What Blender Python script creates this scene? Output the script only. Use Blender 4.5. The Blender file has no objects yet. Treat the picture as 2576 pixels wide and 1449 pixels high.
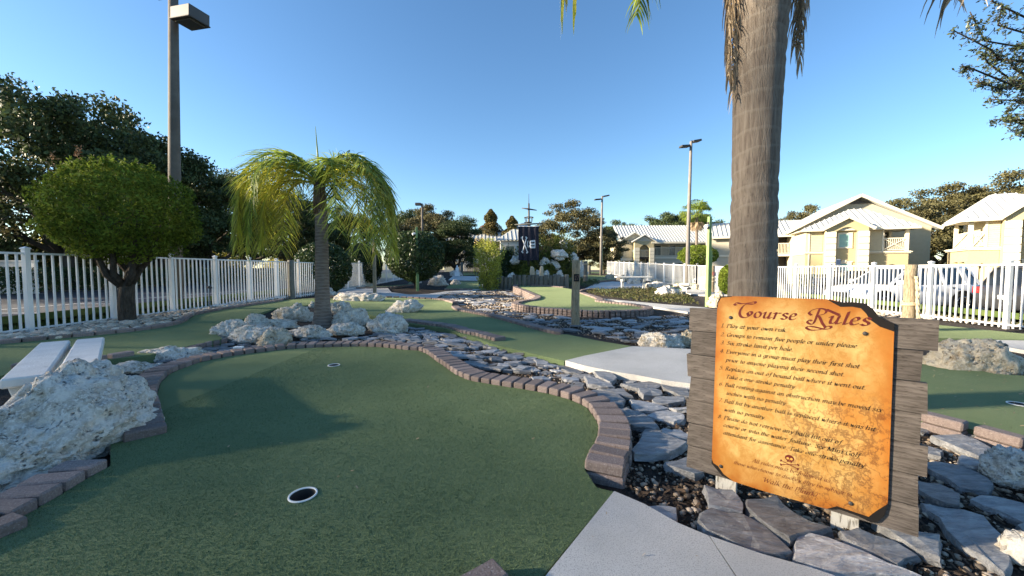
import bpy, bmesh, math, random
import numpy as np
from mathutils import Vector, Matrix, noise
from mathutils.geometry import tessellate_polygon
R = math.radians
sc = bpy.context.scene
col = sc.collection
random.seed(7); RNG = np.random.default_rng(7)

# ------------------------------------------------------------------ camera
CAMH, PITCH, FPX = 1.05, R(2.78), 968.0          # focal length in pixels of a 2576 px wide frame
cd = bpy.data.cameras.new('camera'); cam = bpy.data.objects.new('camera', cd); col.objects.link(cam)
cam.location = (0, 0, CAMH); cam.rotation_euler = (math.pi/2 - PITCH, 0, 0)
cd.sensor_width = 36; cd.lens = 36*FPX/2576; cd.clip_start = .05; cd.clip_end = 2000
sc.camera = cam
# ------------------------------------------------------------------ sky, sun, exposure
SUN_EL, SUN_AZ = R(15.5), R(264)                    # azimuth measured clockwise from +Y: the sun stands low to the west
w = bpy.data.worlds.new('World'); sc.world = w; w.use_nodes = True
nt = w.node_tree; nt.nodes.clear()
sky = nt.nodes.new('ShaderNodeTexSky'); sky.sky_type = 'NISHITA'; sky.sun_disc = False
sky.sun_elevation = SUN_EL; sky.sun_rotation = SUN_AZ
sky.altitude = 0; sky.air_density = 1.0; sky.dust_density = .25; sky.ozone_density = 3.0
bg = nt.nodes.new('ShaderNodeBackground'); bg.inputs[1].default_value = .078
wo = nt.nodes.new('ShaderNodeOutputWorld')
hs = nt.nodes.new('ShaderNodeHueSaturation'); hs.inputs['Saturation'].default_value = 1.10; nt.links.new(sky.outputs[0], hs.inputs['Color']); nt.links.new(hs.outputs[0], bg.inputs[0]); nt.links.new(bg.outputs[0], wo.inputs[0])
sl = bpy.data.lights.new('sun', 'SUN'); sl.energy = 5.0; sl.angle = R(2.4); sl.color = (1, .85, .64)
so = bpy.data.objects.new('sun', sl); col.objects.link(so)
sd = Vector((math.sin(SUN_AZ)*math.cos(SUN_EL), math.cos(SUN_AZ)*math.cos(SUN_EL), math.sin(SUN_EL)))
so.rotation_euler = sd.to_track_quat('Z', 'Y').to_euler(); so.location = sd*50
vs = sc.view_settings; vs.view_transform = 'Standard'; vs.look = 'None'; vs.gamma = 1; vs.use_curve_mapping = False
vs.exposure = 1.85
sc.cycles.use_denoising = True
sc.cycles.max_bounces = 6; sc.cycles.transparent_max_bounces = 4

# ------------------------------------------------------------------ survey: photo pixel (2576 wide) + height -> point
def ray(px, py):
    c = Vector(((px-1288)/FPX, 1, -(py-724.5)/FPX)); s, k = math.sin(PITCH), math.cos(PITCH)
    return Vector((c.x, c.y*k + c.z*s, c.z*k - c.y*s))
def G(px, py, z=0.0):
    d = ray(px, py); f = z if callable(z) else (lambda x, y: z)
    zz = f(0, 5)
    for i in range(12):
        t = (zz-CAMH)/d.z; zz = .5*zz + .5*f(d.x*t, d.y*t) if callable(z) else zz
    t = (zz-CAMH)/d.z
    return Vector((d.x*t, d.y*t, zz))
def AT(px, py, Y):
    d = ray(px, py); t = Y/d.y
    return Vector((d.x*t, Y, CAMH + d.z*t))
BED = -.07
# ------------------------------------------------------------------ object helpers
def link(name, data, parent=None):
    o = bpy.data.objects.new(name, data); col.objects.link(o)
    if parent is not None: o.parent = parent
    return o
def tag(o, label=None, cat=None, group=None, kind=None):
    if label: o['label'] = label
    if cat: o['category'] = cat
    if group: o['group'] = group
    if kind: o['kind'] = kind
    return o
def empty(name, loc=(0, 0, 0), rz=0, label=None, cat=None, group=None):
    o = link(name, None); o.location = loc; o.rotation_euler = (0, 0, rz); o.empty_display_size = .2
    return tag(o, label, cat, group)
def copy_tree(o, parent=None):
    c = o.copy(); col.objects.link(c); c.parent = parent
    for ch in list(o.children): copy_tree(ch, c)
    return c
def np_mesh(name, V, F, mat=None, smooth=False):
    me = bpy.data.meshes.new(name); V = np.asarray(V, np.float32); F = np.asarray(F, np.int32); k = F.shape[1]
    me.vertices.add(len(V)); me.vertices.foreach_set('co', V.ravel())
    me.loops.add(F.size); me.loops.foreach_set('vertex_index', F.ravel())
    me.polygons.add(len(F)); me.polygons.foreach_set('loop_start', np.arange(len(F), dtype=np.int32)*k)
    me.update(calc_edges=True); me.validate()
    if smooth: me.polygons.foreach_set('use_smooth', np.ones(len(me.polygons), bool))
    if mat: me.materials.append(mat)
    return me
class MB:
    def __init__(s): s.v = []; s.f = []; s.sm = []
    def add(s, vs, fs, smooth=False):
        b = len(s.v); s.v += [tuple(p) for p in vs]; s.f += [tuple(b+i for i in f) for f in fs]; s.sm += [smooth]*len(fs); return s
    def box(s, x0, x1, y0, y1, z0, z1, M=None):
        vs = [Vector((x, y, z)) for z in (z0, z1) for x, y in ((x0, y0), (x1, y0), (x1, y1), (x0, y1))]
        if M is not None: vs = [M @ p for p in vs]
        return s.add(vs, [(3, 2, 1, 0), (4, 5, 6, 7), (0, 1, 5, 4), (1, 2, 6, 5), (2, 3, 7, 6), (3, 0, 4, 7)])
    def bar(s, a, b, wd, th, up=(0, 0, 1)):
        a, b = Vector(a), Vector(b); d = (b-a).normalized(); u = Vector(up)
        if abs(d.dot(u)) > .95: u = Vector((0, 1, 0))
        x = d.cross(u).normalized(); y = x.cross(d)
        vs = [p + x*i*wd/2 + y*j*th/2 for p in (a, b) for i, j in ((-1, -1), (1, -1), (1, 1), (-1, 1))]
        return s.add(vs, [(3, 2, 1, 0), (4, 5, 6, 7), (0, 1, 5, 4), (1, 2, 6, 5), (2, 3, 7, 6), (3, 0, 4, 7)])
    def tube(s, pts, rad, n=8, caps=True, smooth=True):
        pts = [Vector(p) for p in pts]; m = len(pts)
        if not hasattr(rad, '__len__'): rad = [rad]*m
        vs = []; fs = []; prev = None
        for i, p in enumerate(pts):
            d = (pts[min(i+1, m-1)] - pts[max(i-1, 0)])
            d = d.normalized() if d.length > 1e-9 else Vector((0, 0, 1))
            if prev is None:
                x = d.orthogonal().normalized()
            else:
                x = prev - d*prev.dot(d); x = x.normalized() if x.length > 1e-6 else d.orthogonal().normalized()
            prev = x; y = d.cross(x)
            for k in range(n):
                a = 2*math.pi*k/n; vs.append(p + (x*math.cos(a) + y*math.sin(a))*rad[i])
        for i in range(m-1):
            for k in range(n):
                fs.append((i*n+k, i*n+(k+1) % n, (i+1)*n+(k+1) % n, (i+1)*n+k))
        s.add(vs, fs, smooth)
        if caps:
            b = len(s.v) - m*n
            s.f.append(tuple(b+k for k in reversed(range(n)))); s.sm.append(False)
            s.f.append(tuple(b+(m-1)*n+k for k in range(n))); s.sm.append(False)
        return s
    def poly(s, pts, z0, z1, side=True, zf=None, holes=()):
        """extruded outline: pts 2-D"""
        pts = [Vector((p[0], p[1])) for p in pts]
        ar = sum(pts[i].x*pts[(i+1) % len(pts)].y - pts[(i+1) % len(pts)].x*pts[i].y for i in range(len(pts)))
        if ar < 0: pts.reverse()
        n = len(pts); HO = [[Vector(q) for q in h] for h in holes]; tri = tessellate_polygon([[p.to_3d() for p in pts]] + [[q.to_3d() for q in h] for h in HO]); pts = pts + [q for h in HO for q in h]
        top = [Vector((p.x, p.y, zf(p.x, p.y) if zf else z1)) for p in pts]
        def fix(t):
            a, b, c = (pts[i] for i in t); return t if (b-a).cross(c-a) > 0 else tuple(reversed(t))
        tri = [fix(tuple(t)) for t in tri]
        b = len(s.v); s.v += [tuple(p) for p in top]; s.f += [tuple(b+i for i in t) for t in tri]; s.sm += [False]*len(tri)
        if side:
            b2 = len(s.v); s.v += [tuple(p) for p in top]; b3 = len(s.v); s.v += [(p.x, p.y, z0) for p in pts]
            for i in range(n):
                j = (i+1) % n; s.f.append((b3+i, b3+j, b2+j, b2+i)); s.sm.append(False)
        return s
    def prism(s, prof, y0, y1, M=None):
        """profile of (x,z) points (counter-clockwise seen from -y) pushed along y"""
        n = len(prof); vs = [Vector((p[0], y, p[1])) for y in (y0, y1) for p in prof]
        if M is not None: vs = [M @ p for p in vs]
        tri = [tuple(t) for t in tessellate_polygon([[Vector((p[0], p[1], 0)) for p in prof]])]
        def fix(t):
            a, b, c = (Vector(prof[i]) for i in t); return t if (b-a).cross(c-a) > 0 else tuple(reversed(t))
        tri = [fix(t) for t in tri]
        fs = tri + [tuple(n+i for i in reversed(t)) for t in tri]
        fs += [(i, n+i, n+(i+1) % n, (i+1) % n) for i in range(n)]
        return s.add(vs, fs)
    def build(s, name, mat, parent=None, bevel=0):
        me = bpy.data.meshes.new(name); me.from_pydata(s.v, [], s.f); me.update()
        me.polygons.foreach_set('use_smooth', s.sm)
        if bevel:
            bm = bmesh.new(); bm.from_mesh(me)
            bmesh.ops.bevel(bm, geom=[e for e in bm.edges if len(e.link_faces) == 2 and e.calc_face_angle() > .6], offset=bevel, segments=1, affect='EDGES')
            bm.to_mesh(me); bm.free()
        if mat: me.materials.append(mat)
        return link(name, me, parent)
def part(name, mat, parent, fn, bevel=0):
    m = MB(); fn(m); return m.build(name, mat, parent, bevel)
def crm(pts, n=8, closed=False):
    """Catmull-Rom through points"""
    P = [Vector(p) for p in pts]; out = []; L = len(P)
    rng = range(L) if closed else range(L-1)
    for i in rng:
        p1, p2 = P[i], P[(i+1) % L]
        p0 = P[i-1] if (i > 0 or closed) else p1*2-p2
        p3 = P[(i+2) % L] if (i+2 < L or closed) else p2*2-p1
        for k in range(n):
            t = k/n
            out.append(.5*((2*p1) + (p2-p0)*t + (2*p0-5*p1+4*p2-p3)*t*t + (3*p1-p0-3*p2+p3)*t**3))
    if not closed: out.append(P[-1])
    return out

# ------------------------------------------------------------------ materials
def M(name, c1, c2=None, scale=8, rough=.8, bump=0, bscale=None, spec=.3, metal=0, detail=5, lo=.35, hi=.65, c3=None, s3=None, lo3=.55, hi3=.7,
      island=0.0, objvar=0.0, trans=None, stretch=None, coord='Object', dist=.02):
    m = bpy.data.materials.new(name); m.use_nodes = True; n = m.node_tree.nodes; L = m.node_tree.links
    b = n['Principled BSDF']; b.inputs['Roughness'].default_value = rough; b.inputs['Metallic'].default_value = metal
    b.inputs['Specular IOR Level'].default_value = spec
    tc = n.new('ShaderNodeTexCoord'); vec = tc.outputs[coord]
    if stretch:
        mp = n.new('ShaderNodeMapping'); mp.inputs['Scale'].default_value = stretch; L.new(vec, mp.inputs[0]); vec = mp.outputs[0]
    def rgb(c): return (c[0], c[1], c[2], 1)
    def nz(s, d=detail):
        q = n.new('ShaderNodeTexNoise'); q.inputs['Scale'].default_value = s; q.inputs['Detail'].default_value = d; q.inputs['Roughness'].default_value = .6
        L.new(vec, q.inputs['Vector']); return q.outputs['Fac']
    def ramp(f, a, c):
        q = n.new('ShaderNodeMapRange'); q.inputs['From Min'].default_value = a; q.inputs['From Max'].default_value = c; L.new(f, q.inputs['Value']); return q.outputs[0]
    def mix(f, a, c):
        q = n.new('ShaderNodeMix'); q.data_type = 'RGBA'
        if isinstance(f, float): q.inputs[0].default_value = f
        else: L.new(f, q.inputs[0])
        for s, v in ((6, a), (7, c)):
            if isinstance(v, tuple): q.inputs[s].default_value = v
            else: L.new(v, q.inputs[s])
        return q.outputs[2]
    colr = rgb(c1)
    if c2: colr = mix(ramp(nz(scale), lo, hi), rgb(c1), rgb(c2))
    if c3: colr = mix(ramp(nz(s3 or scale*3), lo3, hi3), colr, rgb(c3))
    fac = None
    if island or objvar:
        if island:
            g = n.new('ShaderNodeNewGeometry'); r = g.outputs['Random Per Island']; amt = island
        else:
            g = n.new('ShaderNodeObjectInfo'); r = g.outputs['Random']; amt = objvar
        q = n.new('ShaderNodeMapRange'); q.inputs['To Min'].default_value = 1-amt; q.inputs['To Max'].default_value = 1+amt; L.new(r, q.inputs['Value'])
        hs = n.new('ShaderNodeHueSaturation'); L.new(q.outputs[0], hs.inputs['Value'])
        if isinstance(colr, tuple): hs.inputs['Color'].default_value = colr
        else: L.new(colr, hs.inputs['Color'])
        colr = hs.outputs[0]
    if isinstance(colr, tuple): b.inputs['Base Color'].default_value = colr
    else: L.new(colr, b.inputs['Base Color'])
    if bump:
        bp = n.new('ShaderNodeBump'); bp.inputs['Strength'].default_value = bump; bp.inputs['Distance'].default_value = dist
        L.new(nz(bscale or scale*4, 6), bp.inputs['Height']); L.new(bp.outputs[0], b.inputs['Normal'])
    if trans:
        t = n.new('ShaderNodeBsdfTranslucent'); ms = n.new('ShaderNodeMixShader'); ms.inputs[0].default_value = trans
        if isinstance(colr, tuple): t.inputs[0].default_value = colr
        else: L.new(colr, t.inputs[0])
        L.new(b.outputs[0], ms.inputs[1]); L.new(t.outputs[0], ms.inputs[2]); L.new(ms.outputs[0], n['Material Output'].inputs[0])
    return m
turf = M('artificial_turf', (.118, .168, .082), (.165, .220, .110), scale=1.3, rough=.95, bump=.5, bscale=330, spec=.12, detail=8, c3=(.050, .078, .042), s3=300, lo3=.46, hi3=.60, dist=.01)
def turf_grain(m):
    n = m.node_tree.nodes; L = m.node_tree.links; b = n['Principled BSDF']; src = b.inputs['Base Color'].links[0].from_socket; tc = n.new('ShaderNodeTexCoord')
    for s, a, c, col_, amt in ((95, .56, .68, (.24, .27, .14), .55), (45, .60, .74, (.055, .085, .05), .6), (.55, .52, .72, (.165, .185, .10), .5)):
        q = n.new('ShaderNodeTexNoise'); q.inputs['Scale'].default_value = s; q.inputs['Detail'].default_value = 6; q.inputs['Roughness'].default_value = .7; L.new(tc.outputs['Object'], q.inputs['Vector'])
        r = n.new('ShaderNodeMapRange'); r.inputs['From Min'].default_value = a; r.inputs['From Max'].default_value = c; r.inputs['To Max'].default_value = amt; L.new(q.outputs['Fac'], r.inputs['Value'])
        x = n.new('ShaderNodeMix'); x.data_type = 'RGBA'; L.new(r.outputs[0], x.inputs[0]); L.new(src, x.inputs[6]); x.inputs[7].default_value = (*col_, 1); src = x.outputs[2]
    L.new(src, b.inputs['Base Color']); b.inputs['Sheen Weight'].default_value = .16; b.inputs['Sheen Roughness'].default_value = .45; b.inputs['Sheen Tint'].default_value = (.62, .72, .34, 1)
turf_grain(turf)
brickm = M('paver_brick', (.165, .128, .115), (.245, .195, .178), scale=90, rough=.92, bump=.5, bscale=160, c3=(.37, .33, .31), s3=140, lo3=.58, hi3=.68, objvar=.22, dist=.006)
concrete = M('concrete', (.42, .41, .385), (.575, .56, .53), scale=1.3, rough=.9, bump=.35, bscale=260, c3=(.33, .32, .30), s3=210, lo3=.50, hi3=.62, dist=.005, lo=.3, hi=.6)
slatem = M('slate', (.18, .182, .19), (.37, .37, .375), scale=7, rough=.62, bump=.8, bscale=14, spec=.45, c3=(.46, .45, .43), s3=16, lo3=.60, hi3=.72, objvar=.45, stretch=(1, 3.2, 3), dist=.03)
soil = M('mulch_soil', (.018, .015, .013), (.055, .043, .035), scale=40, rough=1, bump=1, bscale=70, c3=(.14, .10, .07), s3=90, lo3=.60, hi3=.68, dist=.03)
pebblem = M('pebbles', (.25, .18, .12), (.38, .32, .25), scale=3, rough=.7, bump=.2, bscale=60, island=.6)
chipm = M('bark_chips', (.035, .026, .020), (.10, .066, .042), scale=5, rough=1, island=.6)
riverm = M('river_stones', (.36, .28, .20), (.60, .54, .46), scale=3, rough=.75, bump=.3, bscale=50, objvar=.42)
riverm2 = M('river_stones_fine', (.34, .27, .20), (.55, .50, .43), scale=3, rough=.75, island=.5)
fencew = M('white_powder_coat', (.78, .78, .77), (.72, .72, .72), scale=3, rough=.35, spec=.5)
wood_grey = M('weathered_board', (.075, .063, .054), (.150, .128, .112), scale=7, rough=.9, bump=.7, bscale=30, c3=(.045, .036, .030), s3=22, lo3=.56, hi3=.66, objvar=.18, stretch=(1.2, 11, 11), dist=.006)
post_wood = M('weathered_post', (.21, .165, .105), (.38, .31, .21), scale=6, rough=.9, bump=.7, bscale=24, c3=(.085, .075, .05), s3=14, lo3=.52, hi3=.66, stretch=(10, 10, 1), objvar=.15, dist=.01)
log_wood = M('grey_log', (.10, .098, .085), (.20, .195, .170), scale=7, rough=.95, bump=.6, bscale=20, stretch=(10, 10, 1), objvar=.2, dist=.01)
green_wood = M('pale_green_post', (.16, .26, .10), (.27, .38, .17), scale=6, rough=.85, bump=.5, bscale=24, stretch=(10, 10, 1), dist=.01, c3=(.10, .16, .07), s3=12)
ropem = M('rope', (.42, .34, .22), (.55, .46, .32), scale=40, rough=.95, bump=.5, bscale=90)
bark = M('oak_bark', (.045, .036, .028), (.11, .092, .075), scale=6, rough=1, bump=1, bscale=18, stretch=(4, 4, 1), dist=.05)
palm_bark = M('palm_bark', (.135, .108, .086), (.225, .19, .155), scale=5, rough=.95, bump=.8, bscale=16, c3=(.060, .048, .038), s3=9, lo3=.60, hi3=.74, stretch=(9, 9, 1.1), dist=.012)
palm_ring = M('palm_bark_ringed', (.13, .10, .085), (.235, .195, .165), scale=4, rough=.95, bump=.7, bscale=14, stretch=(2, 2, 10), dist=.012)
deadm = M('dead_frond', (.28, .20, .12), (.44, .35, .24), scale=4, rough=.9, island=.35, trans=.25)
frond_g = M('palm_leaflet_green', (.15, .22, .036), (.30, .36, .055), scale=3, rough=.45, spec=.4, island=.5, trans=.42)
frond_y = M('palm_leaflet_yellow', (.38, .40, .055), (.60, .55, .085), scale=3, rough=.45, spec=.4, island=.5, trans=.42)
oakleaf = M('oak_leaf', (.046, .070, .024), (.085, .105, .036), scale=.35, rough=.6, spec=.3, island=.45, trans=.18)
oakleaf_b = M('oak_leaf_brown', (.085, .085, .034), (.14, .115, .050), scale=.35, rough=.6, spec=.3, island=.45, trans=.22)
oakleaf_n = M('oak_leaf_near', (.034, .050, .020), (.065, .082, .034), scale=2, rough=.4, spec=.5, island=.4, trans=.15)
cypleaf = M('cypress_leaf', (.15, .105, .035), (.10, .10, .035), scale=.5, rough=.7, island=.35, trans=.25)
topileaf = M('topiary_leaf', (.10, .15, .02), (.20, .25, .038), scale=2.2, rough=.7, spec=.12, island=.5, trans=.38)
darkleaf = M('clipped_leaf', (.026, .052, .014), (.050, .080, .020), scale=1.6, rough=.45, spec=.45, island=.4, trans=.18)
yelleaf = M('yellow_green_leaf', (.26, .30, .04), (.42, .42, .08), scale=2, rough=.5, island=.4, trans=.38)
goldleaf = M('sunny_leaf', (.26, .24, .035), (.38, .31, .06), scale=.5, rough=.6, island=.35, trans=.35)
vineleaf = M('vine_leaf', (.10, .135, .022), (.20, .19, .04), scale=1, rough=.6, island=.4, trans=.3)
coverleaf = M('ground_cover_leaf', (.05, .07, .018), (.10, .085, .03), scale=2, rough=.6, island=.45, trans=.2)
grassm = M('verge_grass', (.05, .085, .02), (.10, .13, .035), scale=2, rough=.9, bump=.6, bscale=60)
asphalt = M('asphalt', (.042, .046, .056), (.064, .068, .078), scale=.7, rough=.85, bump=.3, bscale=60)
paint = M('road_paint', (.72, .72, .70), rough=.7)
metal_dk = M('bronze_metal', (.042, .038, .034), (.055, .05, .046), scale=4, rough=.5, spec=.5)
pole_conc = M('lamp_pole', (.17, .155, .14), (.225, .21, .19), scale=3, rough=.8, bump=.3, bscale=50)
pole_dk = M('dark_lamp_pole', (.105, .090, .074), (.155, .135, .112), scale=3, rough=.8, bump=.3, bscale=50)  # same finish as the other pole, only darker and browner
black = M('black_paint', (.006, .006, .006), rough=.5)
glassm = M('window_glass', (.05, .065, .07), rough=.06, spec=.8)
tealm = M('teal_shutter', (.26, .46, .42), (.30, .50, .46), scale=6, rough=.6)
stucco = M('tan_stucco', (.42, .355, .21), (.46, .39, .235), scale=9, rough=.95, bump=.3, bscale=40)
cream = M('cream_siding', (.48, .425, .29), (.52, .46, .32), scale=4, rough=.85)
greige = M('grey_siding', (.42, .39, .31), (.45, .42, .34), scale=4, rough=.85)
trim = M('white_trim', (.66, .61, .49), (.62, .575, .46), scale=4, rough=.7)
roofm = M('metal_roof', (.50, .50, .47), (.56, .56, .52), scale=2, rough=.45, spec=.4)
dark_in = M('recess_shade', (.05, .045, .04), rough=.9)  # near-black colour stands for the shade inside arches and recesses
rubber = M('tyre_rubber', (.012, .012, .013), rough=.85)
chrome = M('bright_metal', (.6, .6, .62), rough=.25, metal=1)
redm = M('red_lens', (.35, .01, .01), rough=.2, spec=.7)
lensm = M('headlight_lens', (.5, .52, .55), rough=.1, spec=.8)
terra = M('terracotta', (.42, .16, .08), rough=.8)
whitem = M('white_plastic', (.78, .78, .77), rough=.5)

def rock_mat(name, base, light, stain, dark, ps=30):
    m = bpy.data.materials.new(name); m.use_nodes = True; n = m.node_tree.nodes; L = m.node_tree.links; b = n['Principled BSDF']
    b.inputs['Roughness'].default_value = .92; b.inputs['Specular IOR Level'].default_value = .2
    tc = n.new('ShaderNodeTexCoord')
    oi = n.new('ShaderNodeObjectInfo'); ad = n.new('ShaderNodeVectorMath'); L.new(tc.outputs['Object'], ad.inputs[0]); 
    sc3 = n.new('ShaderNodeVectorMath'); sc3.operation = 'SCALE'; L.new(oi.outputs['Random'], sc3.inputs['Scale']); sc3.inputs[0].default_value = (31, 17, 9)
    L.new(sc3.outputs[0], ad.inputs[1]); v = ad.outputs[0]
    def nz(s, d=6, r=.65):
        q = n.new('ShaderNodeTexNoise'); q.inputs['Scale'].default_value = s; q.inputs['Detail'].default_value = d; q.inputs['Roughness'].default_value = r; L.new(v, q.inputs['Vector']); return q.outputs['Fac']
    def ramp(f, a, c):
        q = n.new('ShaderNodeMapRange'); q.inputs['From Min'].default_value = a; q.inputs['From Max'].default_value = c; L.new(f, q.inputs['Value']); return q.outputs[0]
    def mix(f, a, c):
        q = n.new('ShaderNodeMix'); q.data_type = 'RGBA'; L.new(f, q.inputs[0])
        for s, x in ((6, a), (7, c)):
            if isinstance(x, tuple): q.inputs[s].default_value = x + (1,)
            else: L.new(x, q.inputs[s])
        return q.outputs[2]
    c = mix(ramp(nz(9), .40, .60), base, light)
    c = mix(ramp(nz(4.2, 5), .54, .68), c, stain)
    c = mix(ramp(nz(26, 6, .75), .56, .70), c, dark); c = mix(ramp(nz(60, 3), .50, .62), c, light)
    vo = n.new('ShaderNodeTexVoronoi'); vo.inputs['Scale'].default_value = ps; dn = n.new('ShaderNodeTexNoise'); dn.inputs['Scale'].default_value = 11; dn.inputs['Detail'].default_value = 4; L.new(v, dn.inputs['Vector']); dv = n.new('ShaderNodeVectorMath'); dv.operation = 'MULTIPLY_ADD'; L.new(dn.outputs['Color'], dv.inputs[0]); dv.inputs[1].default_value = (.16, .16, .16); L.new(v, dv.inputs[2]); L.new(dv.outputs[0], vo.inputs['Vector'])
    nv = nz(12, 3)
    pit = n.new('ShaderNodeMath'); pit.operation = 'MULTIPLY'; L.new(ramp(vo.outputs['Distance'], .40, .12), pit.inputs[0]); L.new(ramp(nv, .48, .66), pit.inputs[1])
    c = mix(pit.outputs[0], c, dark)
    L.new(c, b.inputs['Base Color'])
    h = n.new('ShaderNodeMath'); h.operation = 'SUBTRACT'; L.new(nz(16, 8, .7), h.inputs[0]); L.new(pit.outputs[0], h.inputs[1])
    bp = n.new('ShaderNodeBump'); bp.inputs['Strength'].default_value = .9; bp.inputs['Distance'].default_value = .035; L.new(h.outputs[0], bp.inputs['Height']); L.new(bp.outputs[0], b.inputs['Normal'])
    return m
rockw = rock_mat('limestone', (.47, .42, .35), (.75, .71, .64), (.36, .285, .18), (.10, .09, .075))
rockt = rock_mat('tan_limestone', (.44, .36, .25), (.60, .54, .43), (.34, .25, .14), (.10, .08, .06))

def add_rings(m, period, width, c, amt=.6, dist=1.2):
    """pale leaf-scar rings round a palm trunk"""
    n = m.node_tree.nodes; L = m.node_tree.links; b = n['Principled BSDF']; src = b.inputs['Base Color'].links[0].from_socket
    tc = n.new('ShaderNodeTexCoord'); mp = n.new('ShaderNodeMapping'); mp.inputs['Rotation'].default_value = (R(7), R(5), 0); L.new(tc.outputs['Object'], mp.inputs[0])
    wv = n.new('ShaderNodeTexWave'); wv.bands_direction = 'Z'; wv.wave_profile = 'SAW'; wv.inputs['Scale'].default_value = .314/period; wv.inputs['Distortion'].default_value = dist; wv.inputs['Detail'].default_value = 3; wv.inputs['Detail Scale'].default_value = 1.4
    L.new(mp.outputs[0], wv.inputs['Vector'])
    mr = n.new('ShaderNodeMapRange'); mr.inputs['From Min'].default_value = 1-width; mr.inputs['From Max'].default_value = 1-width*.5; mr.inputs['To Max'].default_value = amt; L.new(wv.outputs['Fac'], mr.inputs['Value'])
    mx_ = n.new('ShaderNodeMix'); mx_.data_type = 'RGBA'; L.new(mr.outputs[0], mx_.inputs[0]); L.new(src, mx_.inputs[6]); mx_.inputs[7].default_value = (*c, 1); L.new(mx_.outputs[2], b.inputs['Base Color'])
add_rings(palm_bark, .13, .20, (.24, .21, .175), .42, 3.2)
add_rings(palm_ring, .062, .22, (.30, .26, .21), .7, .5)
fibrem = M('turf_fibre', (.100, .148, .068), (.160, .215, .104), scale=1.3, rough=.9, spec=.15, island=.32)
# ------------------------------------------------------------------ terrain
def sstep(a, b, t):
    t = max(0., min(1., (t-a)/(b-a))); return t*t*(3-2*t)
def gz(x, y):
    z = BED + .17*sstep(-3.6, -6.4, x)
    rise = .030*max(0., min(y, 38)-16)
    if x > 9.9: z += (-.46-rise)*sstep(9.9, 12.2, x)
    if x < -7.7: z += (-.25-rise)*sstep(-7.7, -9.6, x)
    return z + rise
def G2(px, py, f):
    """where the photo's line of sight meets the surface z = f(x, y)"""
    d = ray(px, py); t0 = .2; t = .2
    for i in range(900):
        t1 = t*1.02+.01
        if CAMH + d.z*t1 <= f(d.x*t1, d.y*t1):
            a, b = t, t1
            for k in range(30):
                m = (a+b)/2
                if CAMH + d.z*m <= f(d.x*m, d.y*m): b = m
                else: a = m
            return Vector((d.x*b, d.y*b, f(d.x*b, d.y*b)))
        t = t1
    raise ValueError((px, py))
def off(o): return lambda x, y: gz(x, y)+o
xs = np.concatenate([[-500, -200, -100, -60, -35, -20, -14, -11], np.arange(-9.75, 13, .5), [14, 17, 22, 30, 45, 70, 120, 250, 500]])
ys = np.concatenate([[-300, -80, -30, -12, -6], np.arange(-3, 40, .5), [42, 46, 55, 75, 110, 200, 500, 900]])
VV = [(x, y, gz(x, y)) for y in ys for x in xs]; nx = len(xs)
FF = [(j*nx+i, j*nx+i+1, (j+1)*nx+i+1, (j+1)*nx+i) for j in range(len(ys)-1) for i in range(nx-1)]
ground_mat = soil
gr = link('ground', np_mesh('ground', VV, FF, ground_mat, True)); tag(gr, kind='structure')
def sheet(name, pts, mat, zf=None, z0=None, thick=.12, kind='structure', label=None, holes=()):
    m = MB(); m.poly([(p[0], p[1]) for p in pts], 0, 0, side=False, zf=zf, holes=holes)
    # skirt follows the rim
    P = [Vector((p[0], p[1])) for p in pts]; n = len(P)
    ar = sum(P[i].x*P[(i+1) % n].y - P[(i+1) % n].x*P[i].y for i in range(n))
    if ar < 0: P.reverse()
    vs = [(p.x, p.y, zf(p.x, p.y)) for p in P] + [(p.x, p.y, zf(p.x, p.y)-thick) for p in P]
    m.add(vs, [(n+i, n+(i+1) % n, (i+1) % n, i) for i in range(n)])
    return tag(m.build(name, mat), label, kind=kind)
def S(px, zf): return [G2(a, b, zf) for a, b in px]

# verge and car parks
sheet('verge', [(-9.2, -20), (-7.75, -20), (-7.75, 60), (-9.2, 60)], grassm, off(.02))
sheet('verge', [(9.75, -20), (12.3, -20), (12.3, 60), (9.75, 60)], grassm, off(.05))
lot = sheet('car_park', [(-34, -60), (-9.3, -60), (-9.3, 50), (-34, 50)], asphalt, lambda x, y: -.125)
lot2 = sheet('car_park', [(12.4, -60), (60, -60), (60, 28), (12.4, 75)], asphalt, lambda x, y: -.50)
sheet('lawn', [(-120, -60), (-34.2, -60), (-34.2, 50.2), (-9, 50.2), (-9, 120), (-120, 120)], grassm, lambda x, y: -.11)
sheet('lawn', [(60.2, -60), (140, -60), (140, 160), (-8.8, 160), (-8.8, 40.5), (12.2, 40.5), (12.4, 75.5), (60.2, 28.2)], grassm, lambda x, y: -.47 if x > 12.3 else gz(x, y)+.02)
def line_mark(parent, a, b, z, wd=.1):
    d = (Vector(b)-Vector(a)).normalized()*1; n = Vector((-d.y, d.x))*wd/2; a, b = Vector(a), Vector(b)
    m = MB(); m.add([(*(a-n), z), (*(b-n), z), (*(b+n), z), (*(a+n), z)], [(0, 1, 2, 3)]); return m.build('painted_line', paint, parent)
for k in range(9): line_mark(lot, (-14.8, 2+k*2.75), (-9.8, 2+k*2.75), -.119)
line_mark(lot, (-14.8, 0), (-14.8, 27), -.115)
for k in range(8): line_mark(lot, (-27.5, 2+k*2.75), (-22.5, 2+k*2.75), -.119)
for k in range(10): line_mark(lot2, (12.7, 4.2+k*2.75), (17.6, 4.2+k*2.75), -.494)
for k in range(10): line_mark(lot2, (24, 4.2+k*2.75), (29, 4.2+k*2.75), -.494)

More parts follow.
